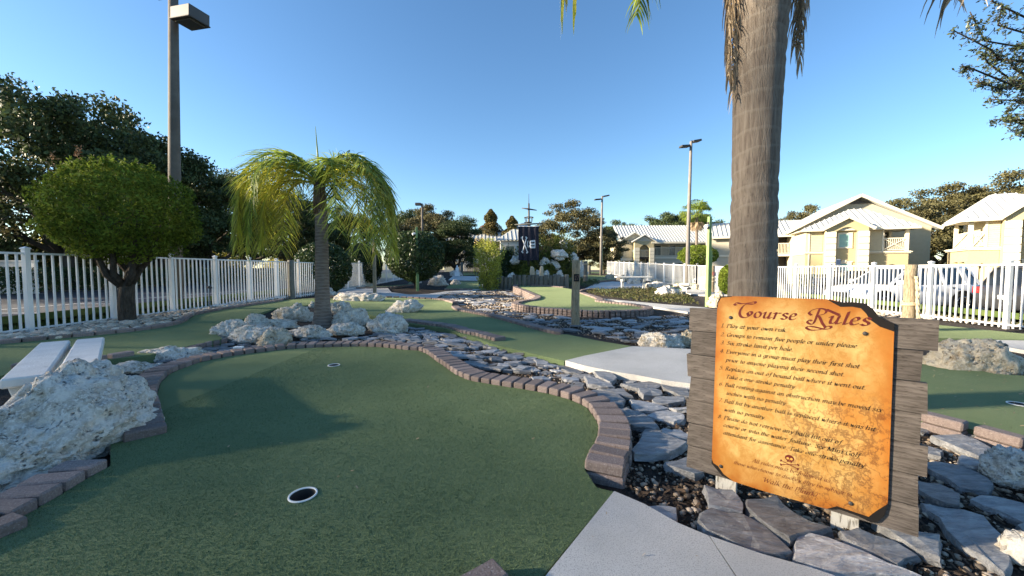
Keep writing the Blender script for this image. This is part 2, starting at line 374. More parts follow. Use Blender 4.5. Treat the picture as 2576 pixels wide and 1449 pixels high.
# ------------------------------------------------------------------ putting greens
def zmid(x, y): return .0 + .12*sstep(-2.2, -6.5, x)
def zup(x, y): return .03 + .019*max(0, y-8.8)
NEAR = [(0, 1336), (21, 1319), (92, 1280), (160, 1240), (226, 1200), (278, 1172)]
NEAR2 = [(409, 1053), (404, 1027), (395, 995), (404, 963), (427, 941), (453, 929), (500, 912), (572, 897), (639, 888), (722, 878), (804, 874), (906, 871.6), (968, 874), (1017, 880),
         (1052, 882), (1075, 891), (1097, 908), (1112, 918), (1137, 936), (1161, 949), (1186, 958), (1248, 969), (1315, 979), (1377, 990), (1432, 1005), (1474, 1024), (1496, 1052),
         (1505, 1070), (1505, 1089), (1502, 1110), (1496, 1129), (1481, 1154), (1470, 1180)]
flat0 = lambda x, y: 0.
near_w = [(-2.6, 1.0)] + [tuple(p.xy) for p in S(NEAR, flat0)] + [(-2.45, 2.3)] + [tuple(p.xy) for p in S(NEAR2, flat0)] + [tuple(G2(1500, 1226, flat0).xy), tuple(G2(1543, 1237, flat0).xy), (.106, 1.269), (-.06, 1.02), (-.06, .6), (-2.6, .6)]
CUPS = [G2(762, 1246, flat0).xy, G2(840, 919, flat0).xy]
green_near = sheet('putting_green', near_w, turf, flat0, holes=[[(c.x+.055*math.cos(-.2618*i), c.y+.055*math.sin(-.2618*i)) for i in range(24)] for c in CUPS])
RB = [(1086, 753), (1114, 756), (1138, 763), (1135, 773), (1147, 781), (1183, 788), (1218, 795), (1253, 803), (1293, 814), (1327, 824), (1357, 832), (1395, 841)]
FB = [(-260, 888), (0, 866), (145, 852), (267, 841), (352, 832), (420, 822), (464, 810), (491, 793), (546, 782), (614, 771), (703, 758), (715, 755)]
MID = [(1419, 908), (1470, 896), (1591, 871), (1510, 858), (1426, 841)] + RB[::-1] + [(1040, 750), (970, 748), (900, 750), (824, 750), (770, 751)] + FB[::-1] + [(-260, 985), (150, 922), (202, 914), (289, 903), (345, 898), (420, 884), (490, 866), (560, 852),
       (535, 834), (600, 806), (690, 776), (790, 766), (880, 776), (930, 792), (1010, 812), (1072, 820), (1127, 828), (1161, 840), (1199, 850), (1239, 866)]
green_mid = sheet('putting_green', S(MID, zmid), turf, zmid)
UB = [(1416, 724), (1360, 720), (1306, 718), (1303, 724), (1322, 731), (1345, 741), (1360, 748), (1352, 755), (1325, 759), (1306, 764), (1310, 768), (1338, 773), (1375, 777.5), (1437, 782), (1490, 784.5), (1540, 785), (1590, 783), (1618, 779), (1620, 775), (1600, 771), (1570, 767), (1511, 761), (1496, 758), (1499, 753), (1458, 738)]
green_up = sheet('putting_green', S(UB + [(1455, 730)], zup), turf, zup, thick=.3)
RG = [(2316, 1048), (2357, 1058), (2481, 1089), (2576, 1115), (2800, 1180)]
green_r = sheet('putting_green', [tuple(p.xy) for p in S(RG + [(3300, 1010), (2900, 944), (2576, 945), (2502, 940), (2430, 924), (2321, 904), (2200, 882), (2150, 960), (2200, 1020)], flat0)], turf, flat0)
sheet('putting_green', S([(2250, 846), (2300, 815), (2360, 816), (2576, 838), (2900, 868), (2900, 880), (2576, 853), (2420, 850)], flat0), turf, off(.06))
def far_sheet(name, px, mat, o): return sheet(name, S(px, off(o)), mat, off(o), thick=.05 if mat is turf else .1)
far_sheet('putting_green', [(800, 723), (890, 711), (960, 703), (1045, 699), (1035, 715), (980, 722), (895, 724)], turf, .035)
far_sheet('putting_green', [(1118, 727), (1205, 726), (1205, 708), (1150, 708), (1130, 717)], turf, .05)
far_sheet('putting_green', [(1142, 693), (1200, 691), (1200, 685), (1150, 686)], turf, .05)
far_sheet('putting_green', [(1240, 702), (1345, 698), (1350, 714), (1250, 718)], turf, .05)
far_sheet('putting_green', [(1345, 712), (1407, 706), (1480, 708), (1548, 704), (1530, 694), (1440, 690), (1350, 694)], turf, .06)
far_sheet('putting_green', [(1655, 712), (1725, 716), (1735, 731), (1690, 731), (1660, 722)], turf, .05)
far_sheet('putting_green', [(1478, 726), (1560, 729), (1530, 734), (1493, 730)], turf, .04)

# ------------------------------------------------------------------ concrete walks
SL1 = [(1545, 1237), (1620, 1269), (1707, 1318), (1783, 1350), (1918, 1396), (2037, 1429), (2096, 1449)]
sl = [tuple(p.xy) for p in S(SL1, flat0)]
def joint_cut(name, pts, mat, za, zb): return sheet(name, pts, mat, lambda x, y: za, thick=.13)
jx, jy = G2(1781, 1351, flat0).xy; kx, ky = G2(1846, 1449, flat0).xy
dj = (Vector((kx, ky))-Vector((jx, jy))); je = Vector((jx, jy)) + dj*2.4
walk1 = sheet('concrete_walk', sl[:4] + [tuple(je), (.2, .55), (-.05, .75), (-.05, 1.02), (.115, 1.266)], concrete, lambda x, y: .004, thick=.14)
e = Vector((.008, .002))
walk1b = sheet('concrete_walk', [tuple(Vector((jx, jy))+e), *sl[4:], (1.7, .6), tuple(je+e)], concrete, lambda x, y: .004, thick=.14)
SL2 = [(1422, 908), (1470, 896), (1591, 872), (1650, 874), (1734, 879), (1900, 890), (2100, 905), (2050, 1010), (1900, 990), (1727, 965), (1664, 957), (1602, 945), (1537, 935), (1470, 921)]
sheet('concrete_walk', S(SL2, flat0), concrete, lambda x, y: .006, thick=.14)
def far_walk(px, o=.03): return sheet('concrete_walk', S(px, off(o)), concrete, off(o), thick=.12)
far_walk([(800, 730), (895, 725), (976, 725), (985, 735), (1030, 741), (1080, 739), (1120, 733), (1182, 728), (1240, 722), (1180, 733), (1110, 740), (1097, 749), (1060, 750), (972, 749), (940, 742), (830, 737)])
far_walk([(1128, 704), (1205, 705.5), (1205, 695), (1140, 694)])
far_walk([(1517, 751), (1580, 757), (1680, 766), (1770, 773), (1810, 779), (1730, 785), (1660, 774), (1600, 766)], .05)
far_walk([(1470, 727), (1500, 712), (1540, 708), (1640, 712), (1640, 722), (1560, 725)], .04)
far_walk([(1700, 733), (1740, 727), (1830, 731), (1850, 745), (1760, 742)], .05)
far_walk([(2400, 850), (2576, 854), (2900, 884), (2900, 915), (2576, 881), (2470, 862)], .05)
far_walk([(1200, 716), (1245, 713), (1250, 719), (1210, 722)], .02)

# ------------------------------------------------------------------ brick edging: every brick an object
def brick_mesh(l, wdt, h, seed):
    rr = random.Random(seed); bm = bmesh.new(); bmesh.ops.create_cube(bm, size=1)
    for v in bm.verts: v.co = Vector((v.co.x*l + rr.uniform(-.002, .002), v.co.y*wdt + rr.uniform(-.003, .003), v.co.z*h))
    bmesh.ops.bevel(bm, geom=bm.edges[:], offset=.009, segments=1, affect='EDGES')
    me = bpy.data.meshes.new('brick'); bm.to_mesh(me); bm.free(); me.materials.append(brickm); return me
BM_H = [brick_mesh(.1, .2, .062, i) for i in range(4)]
BM_S = [brick_mesh(.2, .1, .062, i) for i in range(4)]
def edging(label, pts, side=1, stretcher=False, zf=flat0, proud=.05, base=None, smooth=True, jit=.004, group=None, skip=0):
    P = [Vector((p[0], p[1])) for p in pts]
    if smooth: P = [Vector(q) for q in crm(P, 6)]
    step = .212 if stretcher else .1135; wd = .1 if stretcher else .2
    base = base or gz
    L = [0]
    for a, b in zip(P, P[1:]): L.append(L[-1]+(b-a).length)
    root = empty('brick_edging', (P[0].x, P[0].y, zf(P[0].x, P[0].y)), 0, label, 'brick edging', group)
    n = max(1, int(L[-1]/step)); k = 0; cnt = 0
    loc0 = root.location
    for i in range(n):
        s = (i+.5)*L[-1]/n
        while k < len(L)-2 and L[k+1] < s: k += 1
        t = (s-L[k])/max(1e-9, L[k+1]-L[k]); c = P[k].lerp(P[k+1], t)
        # tangent over a brick's length
        a = P[max(0, k-1)]; b = P[min(len(P)-1, k+2)]; d = (b-a).normalized(); nrm = Vector((-d.y, d.x))*side
        z = zf(c.x, c.y)+proud + random.uniform(-jit, jit); c = c + nrm*(wd/2 + random.uniform(-.5, .5)*jit)
        gb = base(c.x+nrm.x*.1, c.y+nrm.y*.1)
        zt = z; course = 0
        while True:
            o = link('brick', random.choice(BM_S if stretcher else BM_H), root)
            o.location = Vector((c.x, c.y, zt-.031)) - loc0
            o.rotation_euler = (random.uniform(-.015, .015), random.uniform(-.015, .015), math.atan2(d.y, d.x) + random.uniform(-.025, .025)); cnt += 1
            zt -= .066; course += 1
            if zt < gb+.012 or course > 5: break
            c = c + nrm*.004
    return root
edging('brown brick edging at bottom left running under the big pale boulder', [(-2.6, 1.03)] + [p.xy for p in S(NEAR, flat0)], 1, False, base=lambda x, y: -.02)
edging('long curved brown brick edging around the nearest putting green', [p.xy for p in S([(420, 1090)]+NEAR2, flat0)], 1)
edging('single brown brick showing at the bottom edge of the nearest green', [(-.235, 1.165), (-.06, 1.30)], -1, True, base=lambda x, y: 0, smooth=False)
edging('dark brick edging along the pebble bed under the left white fence', [p.xy for p in S(FB, zmid)], 1, True, zf=zmid, base=lambda x, y: zmid(x, y)-.0)
edging('short dark brick row behind the slatted bench and small rocks', [p.xy for p in S([(20, 950), (120, 944), (202, 938), (246, 931), (289, 924), (345, 914)], lambda x, y: gz(x, y))], 1, True, zf=lambda x, y: zmid(x, y))
edging('brick row climbing towards the left end of the palm rock island', [p.xy for p in S([(440, 888), (491, 876), (530, 865), (575, 855)], lambda x, y: .02)], 1, False, zf=lambda x, y: .0)
edging('brown brick row between slate bed and middle green ending in a square brick', [p.xy for p in S([(1010, 818), (1025, 820), (1072, 827), (1127, 836), (1161, 848), (1199, 857), (1245, 871)], gz)], 1, False, zf=lambda x, y: .0)
edging('long brown brick border on the far right side of the middle green', [p.xy for p in S([(1086, 753), (1114, 756), (1138, 763)], zmid)], 1, False, zf=zmid, smooth=False)
edging('brown brick border curving right past the slate bed to the numbered post', [p.xy for p in S(RB[3:] + [(1412, 842)], zmid)], 1, False, zf=zmid)
edging('dark low brick row at the back of the middle green before the concrete walk', [p.xy for p in S([(970, 748.5), (1020, 749.5), (1086, 753)], zmid)], 1, True, zf=zmid)
edging('stacked brick wall around the raised sunlit green behind the numbered post', [p.xy for p in S(UB, zup)], -1, False, zf=zup, base=gz)
edging('dark brick edging on the right beyond the sign with slates in front', [p.xy for p in S(RG, flat0)], -1, True, zf=flat0)
edging('brick edging in front of the far left green', [p.xy for p in S([(895, 725), (980, 723), (1037, 716)], off(.04))], -1, True, zf=off(.03))
edging('brick edging around the far right green with sunlit turf', [p.xy for p in S([(1345, 713), (1407, 707), (1480, 709), (1548, 705)], off(.06))], -1, True, zf=off(.06))
edging('low brick edging along the dark shrub bed right of the raised green', [p.xy for p in S([(1460, 737), (1470, 732), (1495, 729)], off(.05))], 1, True, zf=off(.08))
edging('brick edging in front of the small green left of the yellow bush', [p.xy for p in S([(1118, 728), (1150, 728), (1190, 728)], off(.05))], -1, True, zf=off(.05))

# ------------------------------------------------------------------ slate beds
def in_poly(p, P):
    c = False; j = len(P)-1
    for i in range(len(P)):
        if (P[i][1] > p[1]) != (P[j][1] > p[1]) and p[0] < (P[j][0]-P[i][0])*(p[1]-P[i][1])/(P[j][1]-P[i][1])+P[i][0]: c = not c
        j = i
    return c
bedmat = soil
slate_list = []
def slate(parent, pts, z, th, tilt, rr):
    c = sum((Vector(p) for p in pts), Vector((0, 0)))/len(pts)
    loc = [Vector(p)-c for p in pts]
    # break the edges a little
    out = []
    for i, p in enumerate(loc):
        q = loc[(i+1) % len(loc)]; out.append(p)
        if (q-p).length > .08:
            m = (p+q)/2; nn = Vector((-(q-p).y, (q-p).x)).normalized(); out.append(m + nn*rr.uniform(-.07, .09)*(q-p).length)
    ar = sum(out[i].x*out[(i+1) % len(out)].y - out[(i+1) % len(out)].x*out[i].y for i in range(len(out)))
    if ar < 0: out.reverse()
    n = len(out); vs = []; zz = [rr.uniform(-.006, .006) for _ in out]
    for lv, (s, h) in enumerate(((1.03, -th), (1.025, -th*.4), (1.0, -.003), (.975, .001))):
        vs += [(p.x*s + rr.uniform(-.006, .006)*(lv < 2), p.y*s + rr.uniform(-.006, .006)*(lv < 2), h + zz[i]) for i, p in enumerate(out)]
    vs.append((rr.uniform(-.03, .03), rr.uniform(-.03, .03), rr.uniform(-.002, .006))); fs = []
    for lv in range(3):
        fs += [(lv*n+i, lv*n+(i+1) % n, (lv+1)*n+(i+1) % n, (lv+1)*n+i) for i in range(n)]
    fs += [(3*n+i, 3*n+(i+1) % n, 4*n) for i in range(n)]
    m = MB(); m.add(vs, fs); o = m.build('slate_stone', slatem, parent)
    o.location = (c.x, c.y, z); o.rotation_euler = (tilt[0], tilt[1], 0)
    slate_list.append((c, max(p.length for p in out)))
    return o
rs = random.Random(11)
slate_bed = link('slate_bed', None); tag(slate_bed, kind='structure')
def man(x0, y0, k, polys, z=-.025, th=.042):
    for pp in polys:
        pts = [G(x0+a*k, y0+b*k, z).xy for a, b in pp]
        slate(slate_bed, pts, z + rs.uniform(-.012, .012), th, (rs.uniform(-.05, .05), rs.uniform(-.05, .05)), rs)
man(1342, 1086, .397, [[(1080, 345), (1260, 365), (1330, 440), (1325, 500), (1220, 485), (1110, 470)],
  [(1120, 480), (1330, 520), (1460, 570), (1590, 690), (1640, 745), (1460, 775), (1290, 720), (1100, 620), (1045, 555)],
  [(1350, 420), (1540, 395), (1660, 520), (1760, 580), (1890, 610), (1760, 640), (1620, 680), (1500, 600), (1350, 470)],
  [(1670, 630), (1860, 665), (2100, 760), (2250, 835), (2470, 914), (1900, 880), (1650, 790)],
  [(1940, 620), (2050, 600), (2290, 680), (2440, 760), (2310, 830), (2150, 750), (1980, 660)],
  [(2150, 560), (2330, 600), (2576, 660), (2576, 800), (2440, 740), (2300, 650)],
  [(720, 480), (860, 468), (905, 480), (905, 570), (850, 545)],
  [(620, 110), (700, 0), (800, 0), (975, 75), (860, 140), (640, 145)],
  [(830, 190), (975, 150), (1000, 180), (1080, 250), (1020, 265), (850, 210)]], -.02)
man(1469.6, 830.7, .1764, [[(140, 610), (370, 605), (470, 685), (370, 740), (210, 680)], [(0, 650), (200, 680), (390, 745), (430, 790), (250, 790), (50, 760)],
  [(520, 745), (960, 715), (1100, 760), (1060, 810), (900, 830), (760, 815)], [(180, 815), (560, 810), (690, 930), (560, 930), (400, 860)],
  [(70, 870), (130, 845), (480, 910), (585, 1000), (550, 1085), (380, 1060), (200, 950)], [(770, 845), (1000, 835), (1100, 860), (1100, 930), (850, 945)],
  [(1090, 780), (1450, 820), (1500, 940), (1360, 920), (1180, 840)], [(970, 970), (1060, 935), (1420, 940), (1420, 1010), (1200, 1040), (1000, 1020)],
  [(650, 985), (940, 1010), (1210, 1080), (1000, 1120), (750, 1145), (690, 1060)], [(450, 1120), (600, 1120), (850, 1200), (1070, 1380), (1000, 1400), (700, 1350), (570, 1290)],
  [(890, 1180), (1190, 1120), (1420, 1190), (1420, 1270), (1280, 1290), (960, 1210)]])
man(2172, 703, .515, [[(330, 770), (480, 765), (625, 830), (590, 880), (400, 800)], [(480, 855), (580, 880), (590, 920), (470, 895)],
  [(300, 885), (420, 885), (560, 930), (635, 990), (600, 1020), (470, 1000), (340, 930)], [(258, 980), (370, 985), (475, 1040), (470, 1100), (400, 1090), (270, 1030)],
  [(280, 1075), (400, 1100), (590, 1150), (690, 1260), (720, 1370), (690, 1425), (490, 1290), (370, 1150)], [(520, 1060), (640, 1050), (784, 1080), (784, 1170), (660, 1120)],
  [(745, 1190), (784, 1180), (830, 1270)], [(800, 1000), (900, 1010), (960, 1080), (850, 1090)], [(300, 800), (390, 830), (380, 860), (280, 830)]])
def scatter_slates(parent, pxpoly, n, smin, smax, zoff=.022, f=gz, gap=.8, tries=60):
    P = [tuple(p.xy) for p in S(pxpoly, f)]
    x0, x1 = min(p[0] for p in P), max(p[0] for p in P); y0, y1 = min(p[1] for p in P), max(p[1] for p in P); c = 0
    for _ in range(n*tries):
        if c >= n: break
        p = Vector((rs.uniform(x0, x1), rs.uniform(y0, y1)))
        if not in_poly(p, P): continue
        r = rs.uniform(smin, smax)
        if any((p-q).length < (r+r2)*gap for q, r2 in slate_list): continue
        k = rs.randint(4, 6); a0 = rs.uniform(0, 6.28); st = rs.uniform(1.0, 1.7); ang = rs.uniform(-.5, .5)
        pts = []
        for i in range(k):
            a = a0 + 6.283*i/k + rs.uniform(-.3, .3); rr_ = r*rs.uniform(.66, 1.12)
            v = Vector((math.cos(a)*rr_*st, math.sin(a)*rr_/st**.4)); v.rotate(Matrix.Rotation(ang, 2)); pts.append(p+v)
        slate(parent, pts, f(p.x, p.y) + zoff + rs.uniform(-.015, .022), .028, (rs.uniform(-.12, .12), rs.uniform(-.12, .12)), rs)
        slate_list[-1] = (p, r); c += 1
scatter_slates(slate_bed, [(592, 864), (720, 860), (900, 852), (1000, 832), (1030, 826), (1080, 832), (1190, 858), (1240, 874), (1400, 914), (1470, 934), (1600, 953), (1726, 976), (1726, 1130), (1620, 1140), (1600, 1080), (1560, 1020), (1480, 985), (1400, 962), (1250, 938), (1180, 922), (1125, 885), (1050, 866), (960, 855), (850, 856), (720, 866)], 150, .06, .16, gap=.70)
scatter_slates(slate_bed, [(340, 960), (400, 935), (420, 900), (580, 866), (640, 864), (640, 880), (540, 890), (440, 918)], 26, .07, .13, gap=.72)
bed2 = link('slate_bed', None); tag(bed2, kind='structure')
scatter_slates(bed2, [(1300, 806), (1425, 834), (1500, 850), (1590, 866), (1728, 850), (1728, 795), (1645, 796), (1540, 806), (1400, 798), (1296, 782), (1240, 790)], 70, .09, .18, gap=.82)
scatter_slates(bed2, [(1100, 744), (1200, 728), (1288, 722), (1300, 740), (1335, 755), (1285, 768), (1290, 780), (1330, 800), (1300, 806), (1180, 776), (1150, 766)], 95, .12, .24, gap=.74)
scatter_slates(slate_bed, [(2240, 1100), (2330, 1075), (2576, 1150), (2800, 1300), (2700, 1449), (2400, 1449), (2330, 1400), (2250, 1250)], 20, .06, .11, gap=.85)

# ------------------------------------------------------------------ pebbles, chips, river stones
def ico_arrays(sub):
    bm = bmesh.new(); bmesh.ops.create_icosphere(bm, subdivisions=sub, radius=1)
    V = np.array([v.co[:] for v in bm.verts]); F = np.array([[v.index for v in f.verts] for f in bm.faces]); bm.free(); return V, F
IV, IF = ico_arrays(1)
def scatter_pts(pxpoly, n, f=gz, bias=1.0):
    P = [tuple(p.xy) for p in S(pxpoly, f)]; out = []
    x0, x1 = min(p[0] for p in P), max(p[0] for p in P); y0, y1 = min(p[1] for p in P), max(p[1] for p in P)
    while len(out) < n:
        p = (rs.uniform(x0, x1), y0 + (y1-y0)*rs.random()**bias)
        if in_poly(p, P): out.append(p)
    return out
def pebbles(name, pts, r0, r1, mat, label, zo=0, flat=.7, cat='pebbles', f=gz, power=2.0):
    n = len(pts); V = np.zeros((n, len(IV), 3)); 
    for i, p in enumerate(pts):
        r = r0 + (r1-r0)*rs.random()**power; s = np.array([rs.uniform(.75, 1.35), rs.uniform(.75, 1.1), flat*rs.uniform(.8, 1.2)])*r
        a = rs.uniform(0, 6.28); v = IV*s; v = np.stack([v[:, 0]*math.cos(a)-v[:, 1]*math.sin(a), v[:, 0]*math.sin(a)+v[:, 1]*math.cos(a), v[:, 2]], 1)
        V[i] = v + [p[0], p[1], f(p[0], p[1]) + r*.25 + zo]
    F = (IF[None] + (np.arange(n)*len(IV))[:, None, None]).reshape(-1, 3)
    return tag(link(name, np_mesh(name, V.reshape(-1, 3), F, mat, True)), label, cat, kind='stuff')
def chips(name, pts, r0, r1, mat, label, f=gz, cat='bark chips'):
    n = len(pts); V = np.zeros((n, 4, 3))
    for i, p in enumerate(pts):
        a, b = rs.uniform(0, 6.28), rs.uniform(-.7, .7); u = Vector((math.cos(a)*math.cos(b), math.sin(a)*math.cos(b), math.sin(b))); v = u.cross(Vector((rs.uniform(-1, 1), rs.uniform(-1, 1), 1.3))).normalized()
        l = rs.uniform(r0, r1); wd = l*rs.uniform(.2, .5); c = Vector((p[0], p[1], f(p[0], p[1])+.012))
        for k, (s, t) in enumerate(((-1, -1), (1, -.6), (1, 1), (-.8, .7))): V[i, k] = c + u*l*s + v*wd*t
    F = np.arange(n*4).reshape(-1, 4)
    return tag(link(name, np_mesh(name, V.reshape(-1, 3), F, mat)), label, cat, kind='stuff')
NB = [(1560, 1060), (1640, 960), (1740, 980), (2000, 1010), (2300, 1060), (2576, 1160), (2900, 1300), (2900, 1470), (2100, 1449), (1790, 1345), (1700, 1310), (1560, 1225)]
SLB = [(590, 866), (720, 862), (900, 853), (1000, 832), (1030, 826), (1080, 832), (1190, 858), (1240, 874), (1400, 914), (1470, 934), (1600, 953), (1726, 976), (1726, 1130), (1620, 1140), (1600, 1080), (1560, 1020), (1480, 985), (1400, 962), (1250, 938), (1180, 922), (1125, 885), (1050, 866)]
B2 = [(1300, 806), (1425, 834), (1500, 850), (1600, 868), (1760, 870), (1760, 790), (1645, 796), (1540, 806), (1400, 798), (1296, 782), (1240, 790)]
pebbles('pebbles', scatter_pts(NB, 4600), .005, .021, pebblem, 'tan and white pebbles strewn on dark mulch around the sign')
pebbles('pebbles', scatter_pts(SLB, 2600), .006, .018, pebblem, 'small pebbles between the slates beside the nearest green')
pebbles('pebbles', scatter_pts(B2, 3200), .008, .022, pebblem, 'tan pebbles between the slates around the numbered post')
pebbles('pebbles', scatter_pts([(1100, 744), (1200, 728), (1288, 722), (1300, 740), (1335, 755), (1285, 768), (1330, 800), (1300, 806), (1180, 776), (1150, 766)], 2600), .012, .035, pebblem, 'sunlit pebbles between the slates before the yellow bush')
chips('bark_chips', scatter_pts(NB, 5200), .008, .026, chipm, 'dark bark mulch chips on the bed around the sign')
chips('bark_chips', scatter_pts(SLB, 2500), .008, .024, chipm, 'dark bark chips between the slates by the nearest green')
chips('bark_chips', scatter_pts(B2, 2500), .01, .03, chipm, 'bark chips under the slates around the numbered post')
def leaf_litter(): 
    return chips('fallen_leaves', scatter_pts([(2330, 920), (2576, 950), (2576, 1100), (2360, 1050)], 60, flat0) + scatter_pts([(1500, 1300), (1560, 1270), (1780, 1370), (1800, 1440), (1420, 1440)], 4, flat0) + scatter_pts([(500, 900), (1400, 1010), (1350, 1400), (200, 1350)], 26, flat0), .005, .011, deadm, 'few tiny dry leaves lying on the greens', f=lambda x, y: -.001, cat='leaves')
leaf_litter()
# river stones under the left fence
river_bed = link('river_stone_bed', None); tag(river_bed, kind='structure')
RM = []
for i in range(6):
    V = np.array([[v[0]*(1.15+.1*noise.noise(Vector(v)+Vector((i*7, 0, 0)))), v[1]*(.9+.25*noise.noise(Vector(v)+Vector((0, i*5, 3)))), v[2]*.6] for v in ico_arrays(2)[0]]); F = ico_arrays(2)[1]
    RM.append(np_mesh('river_stone', V, F, riverm, True))
RB_PX = [(-120, 876), (0, 862), (145, 847), (267, 836), (352, 827), (420, 817), (464, 804), (491, 789), (614, 766), (720, 750), (720, 744), (600, 760), (470, 788), (380, 800), (250, 815), (0, 852), (-120, 866)]
LB = scatter_pts([(-120, 880), (0, 858), (145, 846), (267, 834), (352, 824), (420, 813), (464, 800), (500, 785), (614, 764), (720, 748), (700, 744), (560, 766), (430, 786), (300, 800), (80, 836), (-120, 856)], 1900, off(.05))
LB.sort(key=lambda p: p[0]**2+p[1]**2)
rest = []
for i, p in enumerate(LB):
    if i < 300:
        o = link('river_stone', RM[i % 6], river_bed); r = rs.uniform(.03, .062); o.scale = (r, r, r); o.location = (p[0], p[1], gz(*p)+.05 + rs.uniform(-.015, .02)); o.rotation_euler = (rs.uniform(-.3, .3), rs.uniform(-.3, .3), rs.uniform(0, 6.28))
    else: rest.append(p)
o = pebbles('river_stones_far', rest, .028, .055, riverm2, None, zo=.04, flat=.6, cat=None, power=1); o.parent = river_bed
rb2 = link('river_stone_bed', None); tag(rb2, kind='structure')
o = pebbles('river_stones', scatter_pts([(2150, 800), (2300, 806), (2400, 812), (2576, 828), (2900, 858), (2900, 840), (2576, 812), (2300, 792), (2150, 782)], 1500, gz), .025, .06, riverm2, None, zo=.03, flat=.6, cat=None, power=1); o.parent = rb2

# carpet fibres standing on the nearest turf
def fibres(parent, polys, n, hole, name='turf_fibres'):
    rng = np.random.default_rng(12); P = []
    x0, x1, y0, y1 = -2.6, 1.4, .9, 5.4
    while len(P) < n:
        x, y = rng.uniform(x0, x1), y0 + (y1-y0)*rng.random()**2.0
        if abs(x) > 1.36*y+.1 or not in_poly((x, y), polys): continue
        if any((x-h[0])**2 + (y-h[1])**2 < .062**2 for h in hole): continue
        P.append((x, y))
    P = np.array(P); a = rng.random(n)*6.283; hgt = rng.uniform(.0025, .0075, n); u = np.stack([np.cos(a), np.sin(a)], 1)*.0013; ln = rng.normal(size=(n, 2))*.0035
    V = np.zeros((n, 3, 3)); V[:, 0, :2] = P-u; V[:, 1, :2] = P+u; V[:, 2, :2] = P+ln; V[:, 2, 2] = hgt
    o = link(name, np_mesh(name, V.reshape(-1, 3), np.arange(n*3).reshape(-1, 3), fibrem), parent); o['kind'] = 'stuff'; return o
fibres(green_near, near_w, 210000, [tuple(G2(762, 1246, flat0).xy), tuple(G2(840, 919, flat0).xy)])
# ------------------------------------------------------------------ limestone rocks
ICO = {k: ico_arrays(k) for k in (3, 4, 5, 6)}
def rock_mesh(name, w_, d_, h_, seed, sub=4, rough=1.0, shape=None, mat=None):
    V, F = ICO[sub]; out = np.empty_like(V); so_ = Vector((seed*13.7, seed*7.1, seed*3.3))
    for i, v in enumerate(V):
        p = Vector(v)
        q = Vector((p.x*w_, p.y*d_, p.z*h_*1.6))
        k = 1.5/max(w_, d_, h_)
        n1 = noise.noise(q*k*1.3 + so_); n2 = abs(noise.noise(q*k*3.0 + so_)); n3 = noise.noise(q*k*7 + so_); n4 = abs(noise.noise(q*k*15 + so_))
        hol = max(0, noise.noise(q*k*4.2 - so_) - .28)
        wq = q*k*2.2 + Vector((n1, n3, n2))*.9; n5 = 1-abs(noise.noise(wq*1.7 - so_))*2; n6 = abs(noise.noise(Vector((q.x*k*2, q.y*k*2, q.z*k*9)) + so_))
        r = 1 + rough*(.34*n1 - .26*n2 + .10 + .09*n3 - .09*n4 - .60*hol + .11*n5 - .10*n6)
        p = p*r
        if p.z < 0: p.z *= .35
        out[i] = p
    ext = out.max(0)-out.min(0)
    out[:, 0] = (out[:, 0]-(out[:, 0].max()+out[:, 0].min())/2)*w_/ext[0]
    out[:, 1] = (out[:, 1]-(out[:, 1].max()+out[:, 1].min())/2)*d_/ext[1]
    out[:, 2] *= h_/out[:, 2].max()
    if shape: out = np.array([shape(*p) for p in out])
    return np_mesh(name, out, F, mat or rockw, True)
ROCKS = []
def rock(l, r, top, base, label, seed, z=None, dr=.7, mat=None, sub=5, rough=1., rot=0, group=None, lean=0, name='limestone_rock'):
    f = z if callable(z) else (gz if z is None else (lambda x, y: z))
    c = G2((l+r)/2, base, f); D = c.y
    w_ = (r-l)/FPX*D; d_ = w_*dr; cy = D + d_*.42
    x = c.x*cy/D; h_ = (base-top)/FPX*cy + .0
    c2 = AT((l+r)/2, top, cy); zb = f(x, cy)
    h_ = max(.05, c2.z - zb)
    o = link(name, rock_mesh(name, w_, d_, h_, seed, sub, rough, mat=mat)); o.location = (x, cy, zb-.01); o.rotation_euler = (0, lean, rot)
    tag(o, label, 'rock', group); ROCKS.append(o); return o
# the big boulder at the left edge
def bshape(x, y, z):
    k = (.40 + .60*sstep(-.50, .05, y))*(.12 + .88*sstep(-.27, .13, x))*(1 - .30*sstep(.08, .5, x)); g = sstep(-.16, -.02, x + .55*y + .12)
    return (x - .12*min(0, y), y, z*k*(.86 + .14*g))
b = link('boulder', rock_mesh('boulder', 1.0, 1.34, .56, 3, 6, .62, bshape)); b.location = (-2.83, 2.24, -.02); b.rotation_euler = (0, 0, .06)
tag(b, 'big pale pitted boulder at the left edge lying on the brick edging', 'boulder')
rock(340, 530, 866, 912, 'long low rock between two brick rows behind the big boulder', 5, dr=.32, rot=.30)
rock(250, 425, 903, 942, 'flat pale rock just behind the big boulder beside the bench', 6, dr=.4, rot=.25)
ISL = 'rocks around the palm island'
isl = lambda x, y: .0
rock(529, 640, 800, 852, 'leftmost rock of the palm island jutting over the turf', 8, isl, .7, group=ISL)
rock(612, 678, 786, 822, 'small rock at the upper left of the palm island', 9, isl, .8, group=ISL)
rock(684, 800, 760, 806, 'rounded rock on the far left side of the palm trunk', 10, isl, .6, group=ISL)
rock(575, 740, 812, 858, 'broad pitted rock at the front left of the palm island', 12, isl, .5, group=ISL)
rock(645, 737, 822, 866, 'tan knobbly rock at the front of the island above the slates', 13, isl, .7, group=ISL, mat=rockt)
rock(735, 842, 816, 846, 'long low rock directly in front of the palm trunk', 14, isl, .45, group=ISL)
rock(818, 922, 808, 838, 'flat topped rock at the front right of the palm island', 15, isl, .6, group=ISL)
rock(826, 942, 772, 818, 'grey rough rock just right of the palm trunk', 16, isl, .6, group=ISL)
